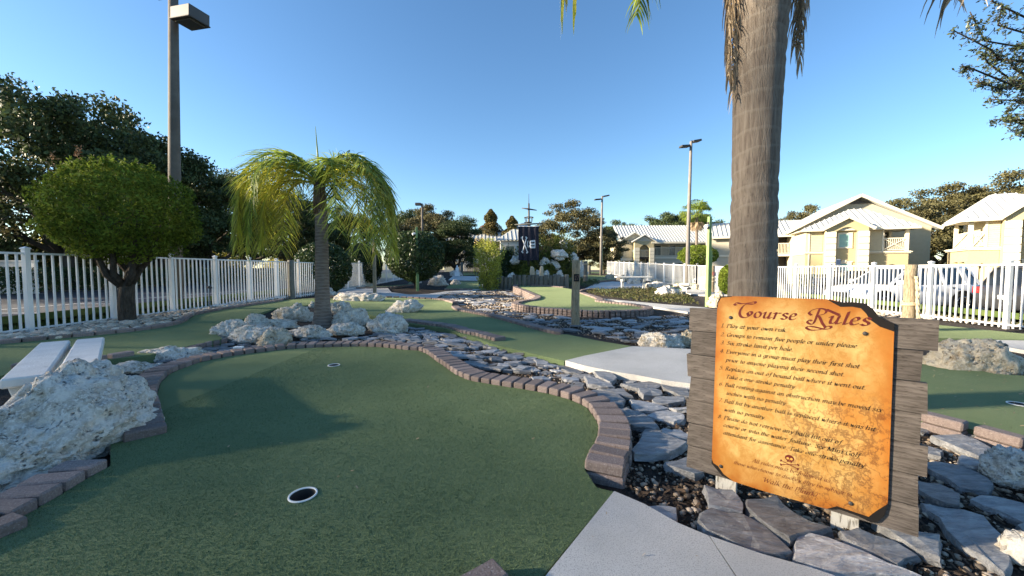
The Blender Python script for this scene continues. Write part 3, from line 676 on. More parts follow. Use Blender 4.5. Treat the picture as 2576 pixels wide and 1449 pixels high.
rock(922, 1033, 783, 832, 'bright white rock with dark holes at the right end of the palm island', 17, isl, .7, group=ISL)
rock(822, 884, 755, 788, 'white rock right behind the palm trunk', 18, isl, .7, group=ISL)
rock(772, 796, 756, 778, 'small rock peeping out left behind the palm trunk', 19, isl, .7, group=ISL)
rock(700, 790, 826, 840, 'flat grey stone between the front rocks of the palm island', 63, isl, .5, group=ISL)
rock(640, 760, 800, 824, 'low grey stone filling the middle of the palm island', 64, isl, .7, group=ISL)
# leaning slab on the middle green
rock(952, 1072, 752, 788, 'pale rock slab leaning up to the right on the middle green', 21, zmid, .5, lean=-.30, sub=5, rough=.8, name='leaning_rock')
rock(830, 972, 733, 757, 'long row of white rock along the walk behind the palm', 22, zmid, .35)
rock(796, 850, 722, 742, 'white rock behind the palm by the round clipped bushes', 23, zmid, .6)
rock(1604, 1733, 832, 880, 'jagged white rock with deep holes behind the small concrete slab', 24, None, .6, sub=5, rough=1.4)
rock(1697, 1760, 826, 874, 'tan rock half hidden behind the left boards of the sign', 25, None, .7, mat=rockt)
rock(2330, 2560, 848, 940, 'long sunlit tan rock on the right behind the sign boards', 27, lambda x, y: -.02, .5, mat=rockt, sub=5, rough=.8, rot=-.2)
rock(2470, 2610, 1120, 1218, 'white rock at the right edge sitting on the slates', 28, lambda x, y: -.03, .8, sub=5, rough=.7)
rock(2505, 2640, 1330, 1420, 'pale rock cut off by the right edge at the bottom', 62, lambda x, y: -.03, .8, sub=4, rough=.7)
rock(1778, 1836, 730, 772, 'cream rock at the foot of the pale green post', 29, off(.03), .8, mat=rockt)
rock(1074, 1132, 690, 718, 'pointed white rock right of the clipped tree with two stems', 30, off(.05), .7)
rock(1132, 1160, 702, 716, 'small white rock next to the pointed white rock', 31, off(.05), .8)
rock(1130, 1166, 678, 694, 'white rock far back by the small gate', 32, off(.05), .7)
rock(893, 942, 704, 719, 'low white rocks left of the thin brown post', 33, off(.05), .6)
rock(1640, 1712, 716, 744, 'dark grey rock in the shrub bed before the stone bench', 34, off(.03), .7)
rock(1520, 1550, 688, 702, 'yellow lit rock on the far right green', 35, off(.05), .7, mat=rockt)
rock(1548, 1582, 690, 706, 'sunlit rock between far right green and stone bench', 36, off(.05), .7, mat=rockt)
rock(1576, 1612, 694, 714, 'white rock behind the legs of the stone bench', 37, off(.05), .7)
rock(1618, 1690, 706, 726, 'broad white rock right of the stone bench', 38, off(.05), .6)
rock(1690, 1716, 712, 724, 'cream rock left of the second bench', 39, off(.05), .7, mat=rockt)
rock(1738, 1764, 712, 727, 'cream rock right of the second bench by the white fence', 40, off(.05), .7, mat=rockt)
rock(1634, 1668, 700, 712, 'small cream rock beside the turf near the right fence', 41, off(.05), .7, mat=rockt)
rock(2000, 2042, 738, 752, 'tan rock showing above the sign in front of the white fence', 42, off(.0), .7, mat=rockt)
o = rock(180, 252, 804, 826, 'rounded tan rock lying outside the left white fence', 43, lambda x, y: -.02, .6, mat=rockt); o.location = (-8.35, 7.7, -.10)
MR = 'boulders stacked on the planted mound'
mz = lambda zz: (lambda x, y: zz)
def mrock(l, r, top, bot, Y, label, seed):
    a = AT((l+r)/2, bot, Y); t = AT((l+r)/2, top, Y); w_ = (r-l)/FPX*Y
    o = link('limestone_rock', rock_mesh('limestone_rock', w_, w_*.7, (t.z-a.z), seed, 4, 1.)); o.location = a; tag(o, label, 'rock', MR); ROCKS.append(o)
mrock(1372, 1410, 652, 674, 27.5, 'white boulder at the middle height of the mound below the flag', 44)
mrock(1384, 1432, 626, 644, 27.3, 'white boulder high on the right of the mound', 45)
mrock(1406, 1430, 600, 620, 28.2, 'topmost white boulder on the planted mound', 46)
mrock(1432, 1456, 632, 656, 28, 'white boulder on the right shoulder of the mound', 47)
mrock(1355, 1384, 646, 664, 27, 'white boulder behind the lower right corner of the flag', 48)
mrock(1282, 1308, 642, 660, 27, 'white boulder just left of the flag', 49)
mrock(1446, 1482, 655, 690, 27, 'big grey boulder at the right foot of the mound', 50)
mrock(1394, 1420, 640, 652, 27.2, 'low white boulder under the vines of the mound', 51)
mrock(1366, 1384, 678, 698, 26.5, 'white rock at the foot of the mound beside the rope post', 52)
mrock(1398, 1418, 678, 698, 26.5, 'white rock right of the tall grey post before the mound', 53)
mrock(1312, 1340, 682, 698, 26.5, 'white rock under the flag at ground level', 54)
mrock(1338, 1362, 678, 696, 26.5, 'white rock right under the flag beside the tree stumps', 55)
mrock(1276, 1300, 684, 698, 26.5, 'white rock between yellow bush and flag', 56)

# ------------------------------------------------------------------ leaves
def leafcloud(name, P, N, size, mat, rng, aspect=.5, spread=.9, parent=None, droop=0.0, kind=None):
    n = len(P); d = rng.normal(size=(n, 3)); nn = N*(1-spread) + d/np.linalg.norm(d, axis=1)[:, None]*spread
    nn /= np.linalg.norm(nn, axis=1)[:, None]+1e-9
    a = rng.normal(size=(n, 3)); a[:, 2] -= droop; u = a - nn*(a*nn).sum(1)[:, None]; u /= np.linalg.norm(u, axis=1)[:, None]+1e-9
    v = np.cross(nn, u); s = size*rng.uniform(.65, 1.25, n)[:, None]
    V = np.stack([P - u*s, P + v*s*aspect + u*s*.15, P + u*s, P - v*s*aspect + u*s*.15], 1)
    return np_mesh(name, V.reshape(-1, 3), np.arange(n*4).reshape(-1, 4), mat)
def tapered(m, a, b, r0, r1, rr, n=6, wob=.08, seg=4):
    a, b = Vector(a), Vector(b); L = (b-a).length
    pts = [a.lerp(b, i/seg) + (Vector((rr.uniform(-1, 1), rr.uniform(-1, 1), rr.uniform(-.5, .5)))*wob*L*(0 < i < seg)) for i in range(seg+1)]
    m.tube(pts, [r0+(r1-r0)*i/seg for i in range(seg+1)], n); return pts
def oak_proto(seed, mat, nblob=120, per=420, leaf=.11):
    """unit oak: 1 high x about 1.1 wide, built at 10 m and scaled"""
    rr = random.Random(seed); rng = np.random.default_rng(seed); H = 10.; RX = 5.0
    m = MB(); th = 1.6 + rr.random()*.6
    base = tapered(m, (0, 0, -.3), (rr.uniform(-.2, .2), rr.uniform(-.2, .2), th), .34, .27, rr, 9, .03)
    top = base[-1]; blobs = []
    for i in range(7):
        a = 6.283*i/7 + rr.uniform(-.3, .3); el = rr.uniform(.35, 1.15); L = rr.uniform(2.6, 4.4)
        e = top + Vector((math.cos(a)*math.cos(el), math.sin(a)*math.cos(el), math.sin(el)))*L
        pts = tapered(m, top, e, .19, .07, rr, 6, .10)
        for j in range(4):
            a2 = a + rr.uniform(-1, 1); el2 = rr.uniform(.1, 1.1); L2 = rr.uniform(1.2, 2.6)
            e2 = pts[2+j % 3] + Vector((math.cos(a2)*math.cos(el2), math.sin(a2)*math.cos(el2), math.sin(el2)))*L2
            tapered(m, pts[2+j % 3], e2, .07, .02, rr, 5, .12); blobs.append(e2)
    trunk = m
    cz = th + (H-th)*.48
    while len(blobs) < nblob + 28:
        d = Vector((rr.gauss(0, 1), rr.gauss(0, 1), rr.gauss(.25, .9))).normalized(); k = rr.uniform(.55, 1.04)
        blobs.append(Vector((d.x*RX*k, d.y*RX*k, cz + d.z*(H-th)*.50*k)))
    P = []; N = []
    for bc in blobs:
        bc.z = max(th+.1, bc.z)
        r = rr.uniform(.40, 1.05); k = int(per*(r**1.7))
        d = rng.normal(size=(k, 3)); d /= np.linalg.norm(d, axis=1)[:, None]; q = d*(rng.random(k)**.5*(.8+.45*rng.random(k)))[:, None]*np.array([r*1.15, r*1.15, r*.60])
        P.append(q+np.array(bc)); N.append(d)
    P = np.concatenate(P); N = np.concatenate(N)
    k = 1/10.
    tm = MB(); tm.v = [(x*k, y*k, z*k) for x, y, z in trunk.v]; tm.f = trunk.f; tm.sm = trunk.sm
    me_t = bpy.data.meshes.new('trunk'); me_t.from_pydata(tm.v, [], tm.f); me_t.polygons.foreach_set('use_smooth', tm.sm); me_t.materials.append(bark)
    return me_t, leafcloud('crown', P*k, N, leaf*k, mat, rng, .55)
OAKS = [oak_proto(1, oakleaf), oak_proto(2, oakleaf), oak_proto(3, oakleaf), oak_proto(4, oakleaf_b), oak_proto(5, oakleaf_b), oak_proto(6, oakleaf_b, 110, 155, .08), oak_proto(7, oakleaf_b, 110, 155, .08)]
def tree(x, y, h, k, label, rz=0, wide=1., name='oak_tree', cat='tree', group=None, z=None):
    z = gz(x, y) if z is None else z
    r = empty(name, (x, y, z), rz, label, cat, group); r.scale = (h*wide, h*wide, h)
    t, c = OAKS[k]; link('trunk', t, r); link('crown', c, r); return r
LR = 'live oaks in the row beyond the left car park'
for i, (x, y, h, k, wd, lab) in enumerate([
    (-25.6, 22.0, 11.8, 0, .86, 'tallest dark oak at the left edge of the picture behind the clipped tree'),
    (-25.4, 25.5, 10.6, 1, .95, 'dark oak rising right of the tallest oak above the clipped tree'),
    (-25.2, 27.5, 9.9, 2, .95, 'dark oak directly behind the tall left lamp pole'),
    (-25.0, 32, 9.9, 0, .95, 'dark oak just right of the tall left lamp pole'),
    (-24.8, 36.5, 9.8, 3, .9, 'brownish oak left of the palm with forked limbs above the fence'),
    (-24.6, 42, 9.8, 1, .9, 'dark oak behind the left drooping fronds of the palm'),
    (-23.6, 48, 9.4, 2, .9, 'dark oak straight behind the palm trunk'),
    (-20.6, 50, 8.6, 1, .9, 'dark oak behind the right drooping fronds of the palm')]):
    tree(x, y, h, k, lab, i*1.3, wd, group=LR)
for x, y, h, k in [(-25.4, 15.0, 6.8, 5), (-25.8, 5.4, 8.5, 6), (-25.2, .6, 10.6, 5), (-25.6, -4.2, 10.2, 6), (-25.3, -9.4, 9.8, 5)]:
    tree(x, y, h, k, 'live oak of the row continuing left outside the picture', x+y, 1.25, group='oaks of the row outside the picture')  # unseen oaks, heights and thin crowns shaped for the dappled shade
tree(-9.6, 46, 8.4, 3, 'olive brown oak behind the round clipped tree with two stems', .5, 1., z=.0)
tree(-6.4, 44, 7.2, 0, 'dark oak left of the yellow green bush in front of the grey building', 2.2, .95, z=.0)
tree(-13, 52, 9.2, 1, 'dark oak between the palm and the olive brown oak', 1.1, 1., z=.0)
tree(6.3, 42, 8.2, 3, 'spreading oak right behind the planted mound and its mast', .8, 1.05, z=.0)
tree(9.6, 40, 5.2, 4, 'low brownish tree left of the cream building with arches', 1.9, .9, z=.0)
tree(26, 92, 13.5, 0, 'far tree showing over the left end of the arched building', 0, .8)
tree(36, 90, 15.0, 1, 'far dark tree over the roof behind the tall fan palm', 1, .9)
tree(44, 92, 15.5, 2, 'far dark tree over the roof right of the tall fan palm', 2, .8)
tree(62, 82, 15.0, 3, 'small far tree top showing left of the big gable', 2.6, .7)
tree(54, 53, 11.0, 4, 'bushy olive tree between the two cream houses', 1.2, 1.05)
tree(61, 55, 13.2, 3, 'taller olive tree behind the left end of the right house', .4, 1.05)
tree(68, 54, 14.6, 4, 'olive tree at the right edge behind the house roof', 2.4, 1.)
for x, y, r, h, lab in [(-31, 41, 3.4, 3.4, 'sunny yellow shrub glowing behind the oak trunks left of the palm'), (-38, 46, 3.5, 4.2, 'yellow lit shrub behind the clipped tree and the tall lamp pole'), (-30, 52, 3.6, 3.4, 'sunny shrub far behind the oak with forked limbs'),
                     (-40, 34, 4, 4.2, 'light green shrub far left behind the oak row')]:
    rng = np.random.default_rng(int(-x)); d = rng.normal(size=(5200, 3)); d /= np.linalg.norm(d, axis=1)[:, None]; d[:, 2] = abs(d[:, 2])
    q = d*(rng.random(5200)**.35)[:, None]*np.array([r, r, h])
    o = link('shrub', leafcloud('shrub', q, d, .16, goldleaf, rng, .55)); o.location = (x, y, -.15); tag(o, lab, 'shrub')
# cypresses
for i, (x, y, h, lab) in enumerate([(-3.4, 62, 10.6, 'tall pointed rusty cypress left of the mast'), (.0, 61, 9.4, 'shorter rusty cypress right next to the mast'), (2.2, 63, 8.6, 'broad rusty cypress just right of the mast')]):
    rng = np.random.default_rng(50+i); n = 12000; t = rng.random(n); a = rng.random(n)*6.283; rad = (1-t)**.65*h*.36*(.72+.28*np.sin(t*30+a*2))*rng.random(n)**.5 + .1
    P = np.stack([np.cos(a)*rad, np.sin(a)*rad, h*.12 + t*h*.88], 1)
    r = empty('cypress_tree', (x, y, 0), 0, lab, 'tree', 'rusty cypresses behind the mast')
    m = MB(); m.tube([(0, 0, -.2), (0, 0, h*.5), (0, 0, h*.97)], [.2, .12, .02], 7); m.build('trunk', bark, r)
    link('crown', leafcloud('crown', P, np.stack([np.cos(a), np.sin(a), a*0+.3], 1), .17, cypleaf, rng, .5), r)

# clipped shrubs and trees
def clipped(name, loc, sx, sy, sz, cz, n, leaf, mat, label, cat, seed, stems=None, spikes=0, flat=1.0, lump=.07, under=None):
    rng = np.random.default_rng(seed); rr = random.Random(seed); so_ = Vector((seed*3.1, 0, 0))
    root = empty(name, loc, 0, label, cat)
    d = rng.normal(size=(n, 3)); d /= np.linalg.norm(d, axis=1)[:, None]
    k = np.array([1 + lump*(noise.noise(Vector(p)*2.6 + so_)*1.4 + noise.noise(Vector(p)*6 + so_)*.8) for p in d])
    depth = 1 - .34*rng.random(n)**2.2
    q = d*(k*depth)[:, None]
    if under is not None: q[:, 2] = np.where(q[:, 2] < 0, q[:, 2]*under, q[:, 2])
    P = q*np.array([sx, sy, sz]) + np.array([0, 0, cz])
    if spikes:
        for i in range(spikes):
            a = rr.uniform(0, 6.28); e = rr.uniform(.15, 1.35); c = np.array([math.cos(a)*math.cos(e)*sx, math.sin(a)*math.cos(e)*sy, cz + math.sin(e)*sz]); h = rr.uniform(.04, .16)
            kk = 30; t = rng.random(kk)[:, None]; P = np.concatenate([P, c + t*np.array([0, 0, h]) + rng.normal(size=(kk, 3))*.018]); d = np.concatenate([d, np.tile([0, 0, 1.], (kk, 1))])
    link('crown', leafcloud('crown', P, d, leaf, mat, rng, .42, .8), root)
    m = MB()
    if stems:
        base_r, fork, ns = stems
        tapered(m, (0, 0, -.15), (.02, 0, fork), base_r, base_r*.85, rr, 10, .02)
        for i in range(ns):
            a = 6.283*i/ns + rr.uniform(-.3, .3); e = rr.uniform(.45, .85)
            p1 = Vector((math.cos(a)*sx*.62, math.sin(a)*sy*.62, cz - sz*.15 + rr.uniform(-.1, .3)*sz))
            pts = tapered(m, (math.cos(a)*base_r*.4, math.sin(a)*base_r*.4, fork-.05), p1, base_r*.45, .018, rr, 6, .07, 5)
            for j in range(4):
                b = pts[2+j % 3]; q1 = b + Vector((rr.uniform(-1, 1)*sx*.45, rr.uniform(-1, 1)*sy*.45, rr.uniform(.1, .5)*sz))
                tapered(m, b, q1, .016, .006, rr, 4, .1)
    else:
        for i in range(5): tapered(m, (0, 0, -.1), (rr.uniform(-.5, .5)*sx, rr.uniform(-.5, .5)*sy, cz+sz*.3), .035, .012, rr, 5, .05)
    m.build('trunk', bark, root)
    return root
topi = clipped('topiary_tree', (-6.78, 6.75, .08), 1.04, 1.04, .90, 1.86, 24000, .033, topileaf, 'clipped mushroom shaped tree with dark trunk in front of the left fence', 'topiary tree', 21, (.125, .72, 9), 90, lump=.15, under=.80)
# coppery new shoots on top
rng = np.random.default_rng(4); P = np.concatenate([np.array([cx, cy, cz_]) + rng.normal(size=(26, 3))*np.array([.025, .025, .07]) for cx, cy, cz_ in [(-.52, -.2, 2.93), (-.82, -.3, 2.80), (-.40, -.25, 2.88)]])
link('new_shoots', leafcloud('new_shoots', P, np.tile([0, 0, 1.], (len(P), 1)), .028, M('copper_shoot', (.32, .14, .07), (.36, .22, .10), scale=3), rng, .35), topi)
def bush_at(l, r, top, base, label, seed, mat, leaf, n, zf=gz, name='clipped_bush', cat='bush', low=.0, stems=None, under=None, **kw):
    c = G2((l+r)/2, base, zf); w_ = (r-l)/FPX*c.y; t = AT(0, top, c.y+w_*.35); h = t.z - c.z
    cz = low + (h-low)/2
    return clipped(name, (c.x*(1+w_*.35/c.y), c.y+w_*.35, c.z), w_/2, w_/2, (h-low)/2, cz, n, leaf, mat, label, cat, seed, stems, lump=.05, under=under, **kw)
bush_at(744, 884, 608, 742, 'round dark clipped bush left behind the palm trunk', 31, darkleaf, .055, 15000)
bush_at(866, 962, 614, 722, 'dark clipped bush just right behind the palm trunk', 32, darkleaf, .06, 12000)
bush_at(968, 1122, 580, 731, 'round clipped tree with forked stems behind the dark green post', 33, darkleaf, .06, 20000, off(.02), 'topiary_tree', 'topiary tree', .42, (.10, .35, 5))
bush_at(1720, 1814, 622, 672, 'small clipped tree outside the right fence before the arched building', 34, topileaf, .07, 5000, lambda x, y: -.2, 'topiary_tree', 'topiary tree', .35, (.10, .45, 4)) if False else None
c = AT(1755, 650, 23.5); clipped('topiary_tree', (c.x, c.y, -.45), 1.15, 1.1, .62, 2.35, 6000, .06, topileaf, 'rounded clipped tree outside the right fence by the tall lamp', 'topiary tree', 35, (.09, 1.3, 5), lump=.06)
bush_at(1808, 1846, 668, 742, 'narrow green bush left of the big palm trunk by the fence', 36, topileaf, .05, 5000, off(.02))
def loose(name, loc, sx, sy, h, n, leaf, mat, label, cat, seed, top=None, wide_top=1.0, droop=0, parent=None):
    rng = np.random.default_rng(seed); a = rng.random(n)*6.283; t = rng.random(n)**.8; rad = rng.random(n)**.4*(.55 + .45*wide_top*t)*(1 + .18*np.sin(a*5+t*9))*np.where(t > .85, (1-t)/.15*.6+.4, 1)
    P = np.stack([np.cos(a)*rad*sx, np.sin(a)*rad*sy, t*h*(1+.10*np.sin(a*7))], 1)
    root = empty(name, loc, 0, label, cat)
    link('foliage', leafcloud('foliage', P, np.stack([np.cos(a), np.sin(a), t], 1), leaf, mat, rng, .4, .8, droop=droop), root)
    rr = random.Random(seed); m = MB()
    for i in range(7): tapered(m, (rr.uniform(-.1, .1), rr.uniform(-.1, .1), -.05), (rr.uniform(-.6, .6)*sx, rr.uniform(-.6, .6)*sy, h*rr.uniform(.7, 1.02)), .02, .006, rr, 5, .04)
    m.build('stem', bark, root); return root
c = G2(1228, 731, gz); yb = loose('yellow_bush', (c.x, c.y+.4, c.z), .84, .8, 2.35, 6500, .05, yelleaf, 'yellow green leafy bush left of the log palisade', 'bush', 41)
rng = np.random.default_rng(5); P = np.concatenate([np.array([x_, 0, z_]) + rng.normal(size=(24, 3))*np.array([.04, .04, .12]) for x_, z_ in ((-.62, 2.5), (-.35, 2.55), (-.5, 2.4), (.1, 2.35))])
link('new_shoots', leafcloud('new_shoots', P, np.tile([0, 0, 1.], (len(P), 1)), .04, M('pale_shoot', (.45, .30, .12), (.5, .42, .2), scale=3), rng, .35), yb)
# planted mound
for l, r, top, bot, Y, mat, lab, sd_ in [(1284, 1402, 592, 696, 28.0, vineleaf, 'tangled green vines covering the left and middle of the mound', 61), (1372, 1452, 592, 696, 28.3, vineleaf, 'dense vines covering the right half of the mound', 62),
                                   (1240, 1306, 628, 696, 28.5, darkleaf, 'dark leafy shrub between yellow bush and flag', 63), (1306, 1350, 664, 697, 26.6, vineleaf, 'low green shrub right below the hanging flag', 64), (1352, 1400, 664, 697, 26.9, vineleaf, 'low green shrub right of the tree stumps at the mound', 65)]:
    a = AT((l+r)/2, bot, Y); t = AT((l+r)/2, top, Y); w_ = (r-l)/FPX*Y
    rng = np.random.default_rng(sd_); n = 6500; d = rng.normal(size=(n, 3)); d /= np.linalg.norm(d, axis=1)[:, None]; d[:, 2] = abs(d[:, 2])
    k = np.array([1 + .30*noise.noise(Vector(p)*3.5 + Vector((sd_, 0, 0))) + .15*noise.noise(Vector(p)*9) for p in d])
    P = d*(k*(1-.4*rng.random(n)**2))[:, None]*np.array([w_/2, w_*.32, t.z-a.z])
    o = link('mound_plants' if mat is vineleaf else 'shrub', leafcloud('mound_plants', P, d, .085, mat, rng, .35, .8, droop=1.5)); o.location = a; tag(o, lab, 'shrub' if sd_ > 62 else 'vines')
mm = MB(); V, F = ICO[3]; a = AT(1370, 697, 30); mm.add([(v[0]*2.3, v[1]*.8, max(v[2], -.05)*2.55) for v in V], [tuple(f) for f in F], True); o = mm.build('earth_mound', soil); o.location = (a.x, 30.2, a.z-.1); tag(o, kind='structure')
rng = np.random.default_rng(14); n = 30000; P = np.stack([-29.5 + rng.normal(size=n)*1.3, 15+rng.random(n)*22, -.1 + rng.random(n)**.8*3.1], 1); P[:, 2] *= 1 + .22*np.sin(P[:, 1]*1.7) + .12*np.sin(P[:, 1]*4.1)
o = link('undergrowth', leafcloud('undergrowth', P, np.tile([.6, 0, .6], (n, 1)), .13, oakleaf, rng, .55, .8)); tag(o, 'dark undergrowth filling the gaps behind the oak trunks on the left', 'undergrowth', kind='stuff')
# hedge along the far side of the left car park, and low shrubs
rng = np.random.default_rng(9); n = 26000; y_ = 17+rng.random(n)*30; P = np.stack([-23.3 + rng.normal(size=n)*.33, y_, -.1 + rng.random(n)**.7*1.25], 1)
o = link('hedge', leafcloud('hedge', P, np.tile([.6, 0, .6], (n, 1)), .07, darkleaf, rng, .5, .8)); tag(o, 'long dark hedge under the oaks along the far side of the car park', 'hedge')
BEDPX = [(1470, 734), (1507, 743), (1580, 755), (1679, 763), (1760, 768), (1729, 742), (1640, 726), (1493, 729)]
pts = scatter_pts(BEDPX, 5200, off(.05))
rng = np.random.default_rng(10); P = np.array([(x, y, gz(x, y)+.05 + max(0, .10 + .16*noise.noise(Vector((x*1.6, y*1.6, 3))))*random.random()) for x, y in pts])
o = link('ground_cover', leafcloud('ground_cover', P, np.tile([0, 0, 1.], (len(P), 1)), .035, coverleaf, rng, .5, .7)); tag(o, 'low brownish green ground cover in the bed before the stone bench', 'ground cover', kind='stuff')
pts = scatter_pts([(1420, 722), (1470, 722), (1510, 714), (1500, 709), (1440, 708), (1400, 716)], 1800, off(.05))
P = np.array([(x, y, gz(x, y)+.05+.2*random.random()) for x, y in pts])
o = link('ground_cover', leafcloud('ground_cover', P, np.tile([0, 0, 1.], (len(P), 1)), .05, darkleaf, rng, .5, .7)); tag(o, 'dark low ground cover behind the numbered post', 'ground cover', kind='stuff')
# grass blades on the verges
def blades(name, pts, h, mat, label):
    rng = np.random.default_rng(len(pts)); n = len(pts); B = np.array([(x, y, gz(x, y)+.02) for x, y in pts]); a = rng.random(n)*6.283; hh = h*rng.uniform(.5, 1.2, n)
    u = np.stack([np.cos(a), np.sin(a), a*0], 1)*.012; tip = B + np.stack([rng.normal(size=n)*.03, rng.normal(size=n)*.03, hh], 1)
    return tag(link(name, np_mesh(name, np.stack([B-u, B+u, tip], 1).reshape(-1, 3), np.arange(n*3).reshape(-1, 3), mat)), label, 'grass', kind='stuff')
blades('grass', [(random.uniform(9.8, 12.2), random.uniform(5, 24)) for _ in range(15000)], .12, M('grass_blade', (.06, .10, .02), (.13, .16, .04), scale=1, island=.4, trans=.3), 'green grass strip outside the right white fence')
blades('grass', [(random.uniform(-9, -7.5), random.uniform(5, 22)) for _ in range(12000)], .10, bpy.data.materials['grass_blade'], 'green grass strip outside the left white fence')

# ------------------------------------------------------------------ palms
def frond(parent, base, az, el0, el1, L, ll, mat, n=46, wid=.013, hang=.65, seed=0, start=.16, droop=1.0, rach=.014, name='frond'):
    rr = random.Random(seed); m = 26; pts = [Vector(base)]; u = Vector((math.cos(az), math.sin(az), 0)); side = Vector((-u.y, u.x, 0))
    for i in range(m):
        t = (i+.5)/m; s = min(1, t/hang); s = s*s*(3-2*s)*.5 + s*.5; e = el0 + (el1-el0)*s
        pts.append(pts[-1] + (u*math.cos(e) + Vector((0, 0, 1))*math.sin(e))*L/m)
    V = []; F = []
    for i in range(n):
        t = start + (1-start)*(i+.5)/n; f = t*m; k = min(m-1, int(f)); p = pts[k].lerp(pts[k+1], f-k); tg = (pts[k+1]-pts[k]).normalized()
        for sgn in (-1, 1):
            l = ll*(.45 + .55*math.sin(math.pi*min(1, (t-start)/(1-start)*.85+.12)))*rr.uniform(.75, 1.12); up = rr.uniform(-.35, .55)
            d = (side*sgn*rr.uniform(.6, 1) + tg*rr.uniform(.45, .8) + side.cross(tg).normalized()*0 + Vector((0, 0, up))).normalized(); q = p.copy(); nseg = 4; wv = tg.cross(d).normalized().cross(d).normalized()
            if rr.random() < .5: wv = d.cross(wv).normalized()
            b0 = len(V); wm = wid*rr.uniform(.7, 1.25)
            for j in range(nseg+1):
                wj = wm*(1 - (j/nseg)**1.6)+.0012
                V += [tuple(q - wv*wj), tuple(q + wv*wj)]
                d = (d + Vector((rr.uniform(-.06, .06), rr.uniform(-.06, .06), -droop*.42))).normalized(); q = q + d*l/nseg
            for j in range(nseg): F.append((b0+2*j, b0+2*j+1, b0+2*j+3, b0+2*j+2))
    o = link(name, np_mesh(name, V, F, mat), parent)
    mm = MB(); mm.tube(pts, [rach*(1.6-1.4*i/m) for i in range(m+1)], 5); mm.build('rachis', mat, o)
    return o
def palm_trunk(parent, H, rfun, mat, lean=(0, 0), n=28, rings=.07, seed=1, wob=.0):
    rr = random.Random(seed); m = MB(); pts = []; rad = []; nz = int(H/rings*3)
    for i in range(nz+1):
        z = -.12 + (H+.12)*i/nz; ph = (z/rings) % 1.0
        r = rfun(z) + .0*ph - (.006 if ph < .16 else 0) + rr.uniform(-.0015, .0015)
        pts.append((lean[0]*z/H + wob*math.sin(z*2.1), lean[1]*z/H, z)); rad.append(r)
    m.tube(pts, rad, n); o = m.build('trunk', mat, parent); return o
pc = G2(812, 812, lambda x, y: .02)
palm1 = empty('palm_tree', (pc.x, pc.y, 0), 0, 'small queen palm with yellow green drooping fronds on the rock island', 'palm tree')
CZ = 2.62
palm_trunk(palm1, CZ-.45, lambda z: .135 + .06*math.exp(-z/.22) - .012*z + .0, palm_ring, (.02, 0), 20, .055, 3)
m = MB(); rr = random.Random(8)
for i in range(14):
    a = i*2.4; m.tube([(math.cos(a)*.075, math.sin(a)*.075, CZ-.52), (math.cos(a)*.085, math.sin(a)*.085, CZ-.25), (math.cos(a)*(.06+rr.random()*.05), math.sin(a)*.07, CZ+.02+rr.random()*.22)], [.038, .034, .012], 6)
m.build('frond_bases', M('palm_boot', (.075, .05, .032), (.17, .125, .085), scale=10, rough=.95, bump=.6, bscale=40, stretch=(8, 8, 1)), palm1)
FR = [(184, 50, -86, 2.7, 1), (168, 66, -85, 2.9, 0), (8, 50, -86, 2.75, 1), (-26, 66, -86, 2.85, 0), (228, 62, -84, 2.3, 0), (-52, 62, -84, 2.3, 0), (178, 76, -84, 2.9, 0), (162, 60, -84, 2.75, 1), (200, 54, -86, 2.7, 1), (174, 40, -84, 2.3, 1), (216, 38, -86, 2.25, 1), (148, 72, -80, 2.6, 0), (190, 72, -84, 2.95, 0), (156, 30, -84, 2.1, 1), (204, 24, -86, 1.9, 1),
      (2, 68, -84, 2.75, 0), (-18, 60, -85, 2.75, 1), (22, 70, -82, 2.6, 0), (-6, 44, -85, 2.7, 1), (-34, 40, -86, 2.4, 1), (12, 54, -84, 2.65, 1), (36, 66, -82, 2.4, 0), (-14, 72, -84, 2.8, 0), (-10, 26, -86, 2.2, 1), (95, 84, -50, 1.2, 0), (110, 78, -70, 1.8, 0)]
for i, (az, e0, e1, L, y) in enumerate(FR): frond(palm1, (0, 0, CZ), R(az), R(e0), R(e1), L, .64, frond_y if y else frond_g, 74, .0088, .70, 100+i, .12, .52)
m = MB(); m.tube([(0, 0, CZ), (-.02, 0, CZ+.6), (-.05, 0, CZ+1.12)], [.03, .016, .003], 6); m.build('spear_leaf', frond_g, palm1)
# the big palm behind the sign
pr = AT(1888, 700, 2.85)
palm2 = empty('palm_tree', (pr.x, 2.85, BED), 0, 'tall grey palm trunk right behind the course rules sign', 'palm tree')
def r2(z):
    r = .156 + .03*math.exp(-z/.3)
    r += .030*sstep(1.9, 3.4, z) - .006*sstep(.9, 1.7, z)
    return r
palm_trunk(palm2, 4.6, r2, palm_bark, (.03, 0), 40, .125, 5, .006)
m = MB(); rr = random.Random(18)
for i in range(18):
    a = i*2.4; m.tube([(math.cos(a)*.19+.05, math.sin(a)*.19, 4.0), (math.cos(a)*.22+.05, math.sin(a)*.22, 4.3), (math.cos(a)*.2+.05, math.sin(a)*.2, 4.6+rr.random()*.3)], [.07, .06, .02], 6)
m.build('frond_bases', bpy.data.materials['palm_boot'], palm2)
for i, (az, e0, e1, L, mt) in enumerate([(180, 52, -88, 3.3, frond_y), (172, 55, -88, 3.1, frond_y), (187, 66, -89, 2.95, deadm), (3, 56, -88, 3.25, deadm), (-4, 52, -88, 3.15, deadm), (60, 66, -50, 2.6, frond_g), (100, 66, -50, 2.6, frond_g), (140, 68, -50, 2.4, frond_g), (-60, 70, -20, 2.6, frond_g), (-110, 70, -20, 2.6, frond_g), (30, 72, -40, 2.8, frond_g), (230, 74, -20, 2.6, frond_g), (-30, 76, -20, 2.6, frond_g)]):
    frond(palm2, (.05, 0, 4.72), R(az), R(e0), R(e1), L, .5, mt, 56, .012, .62, 300+i, rach=.016)
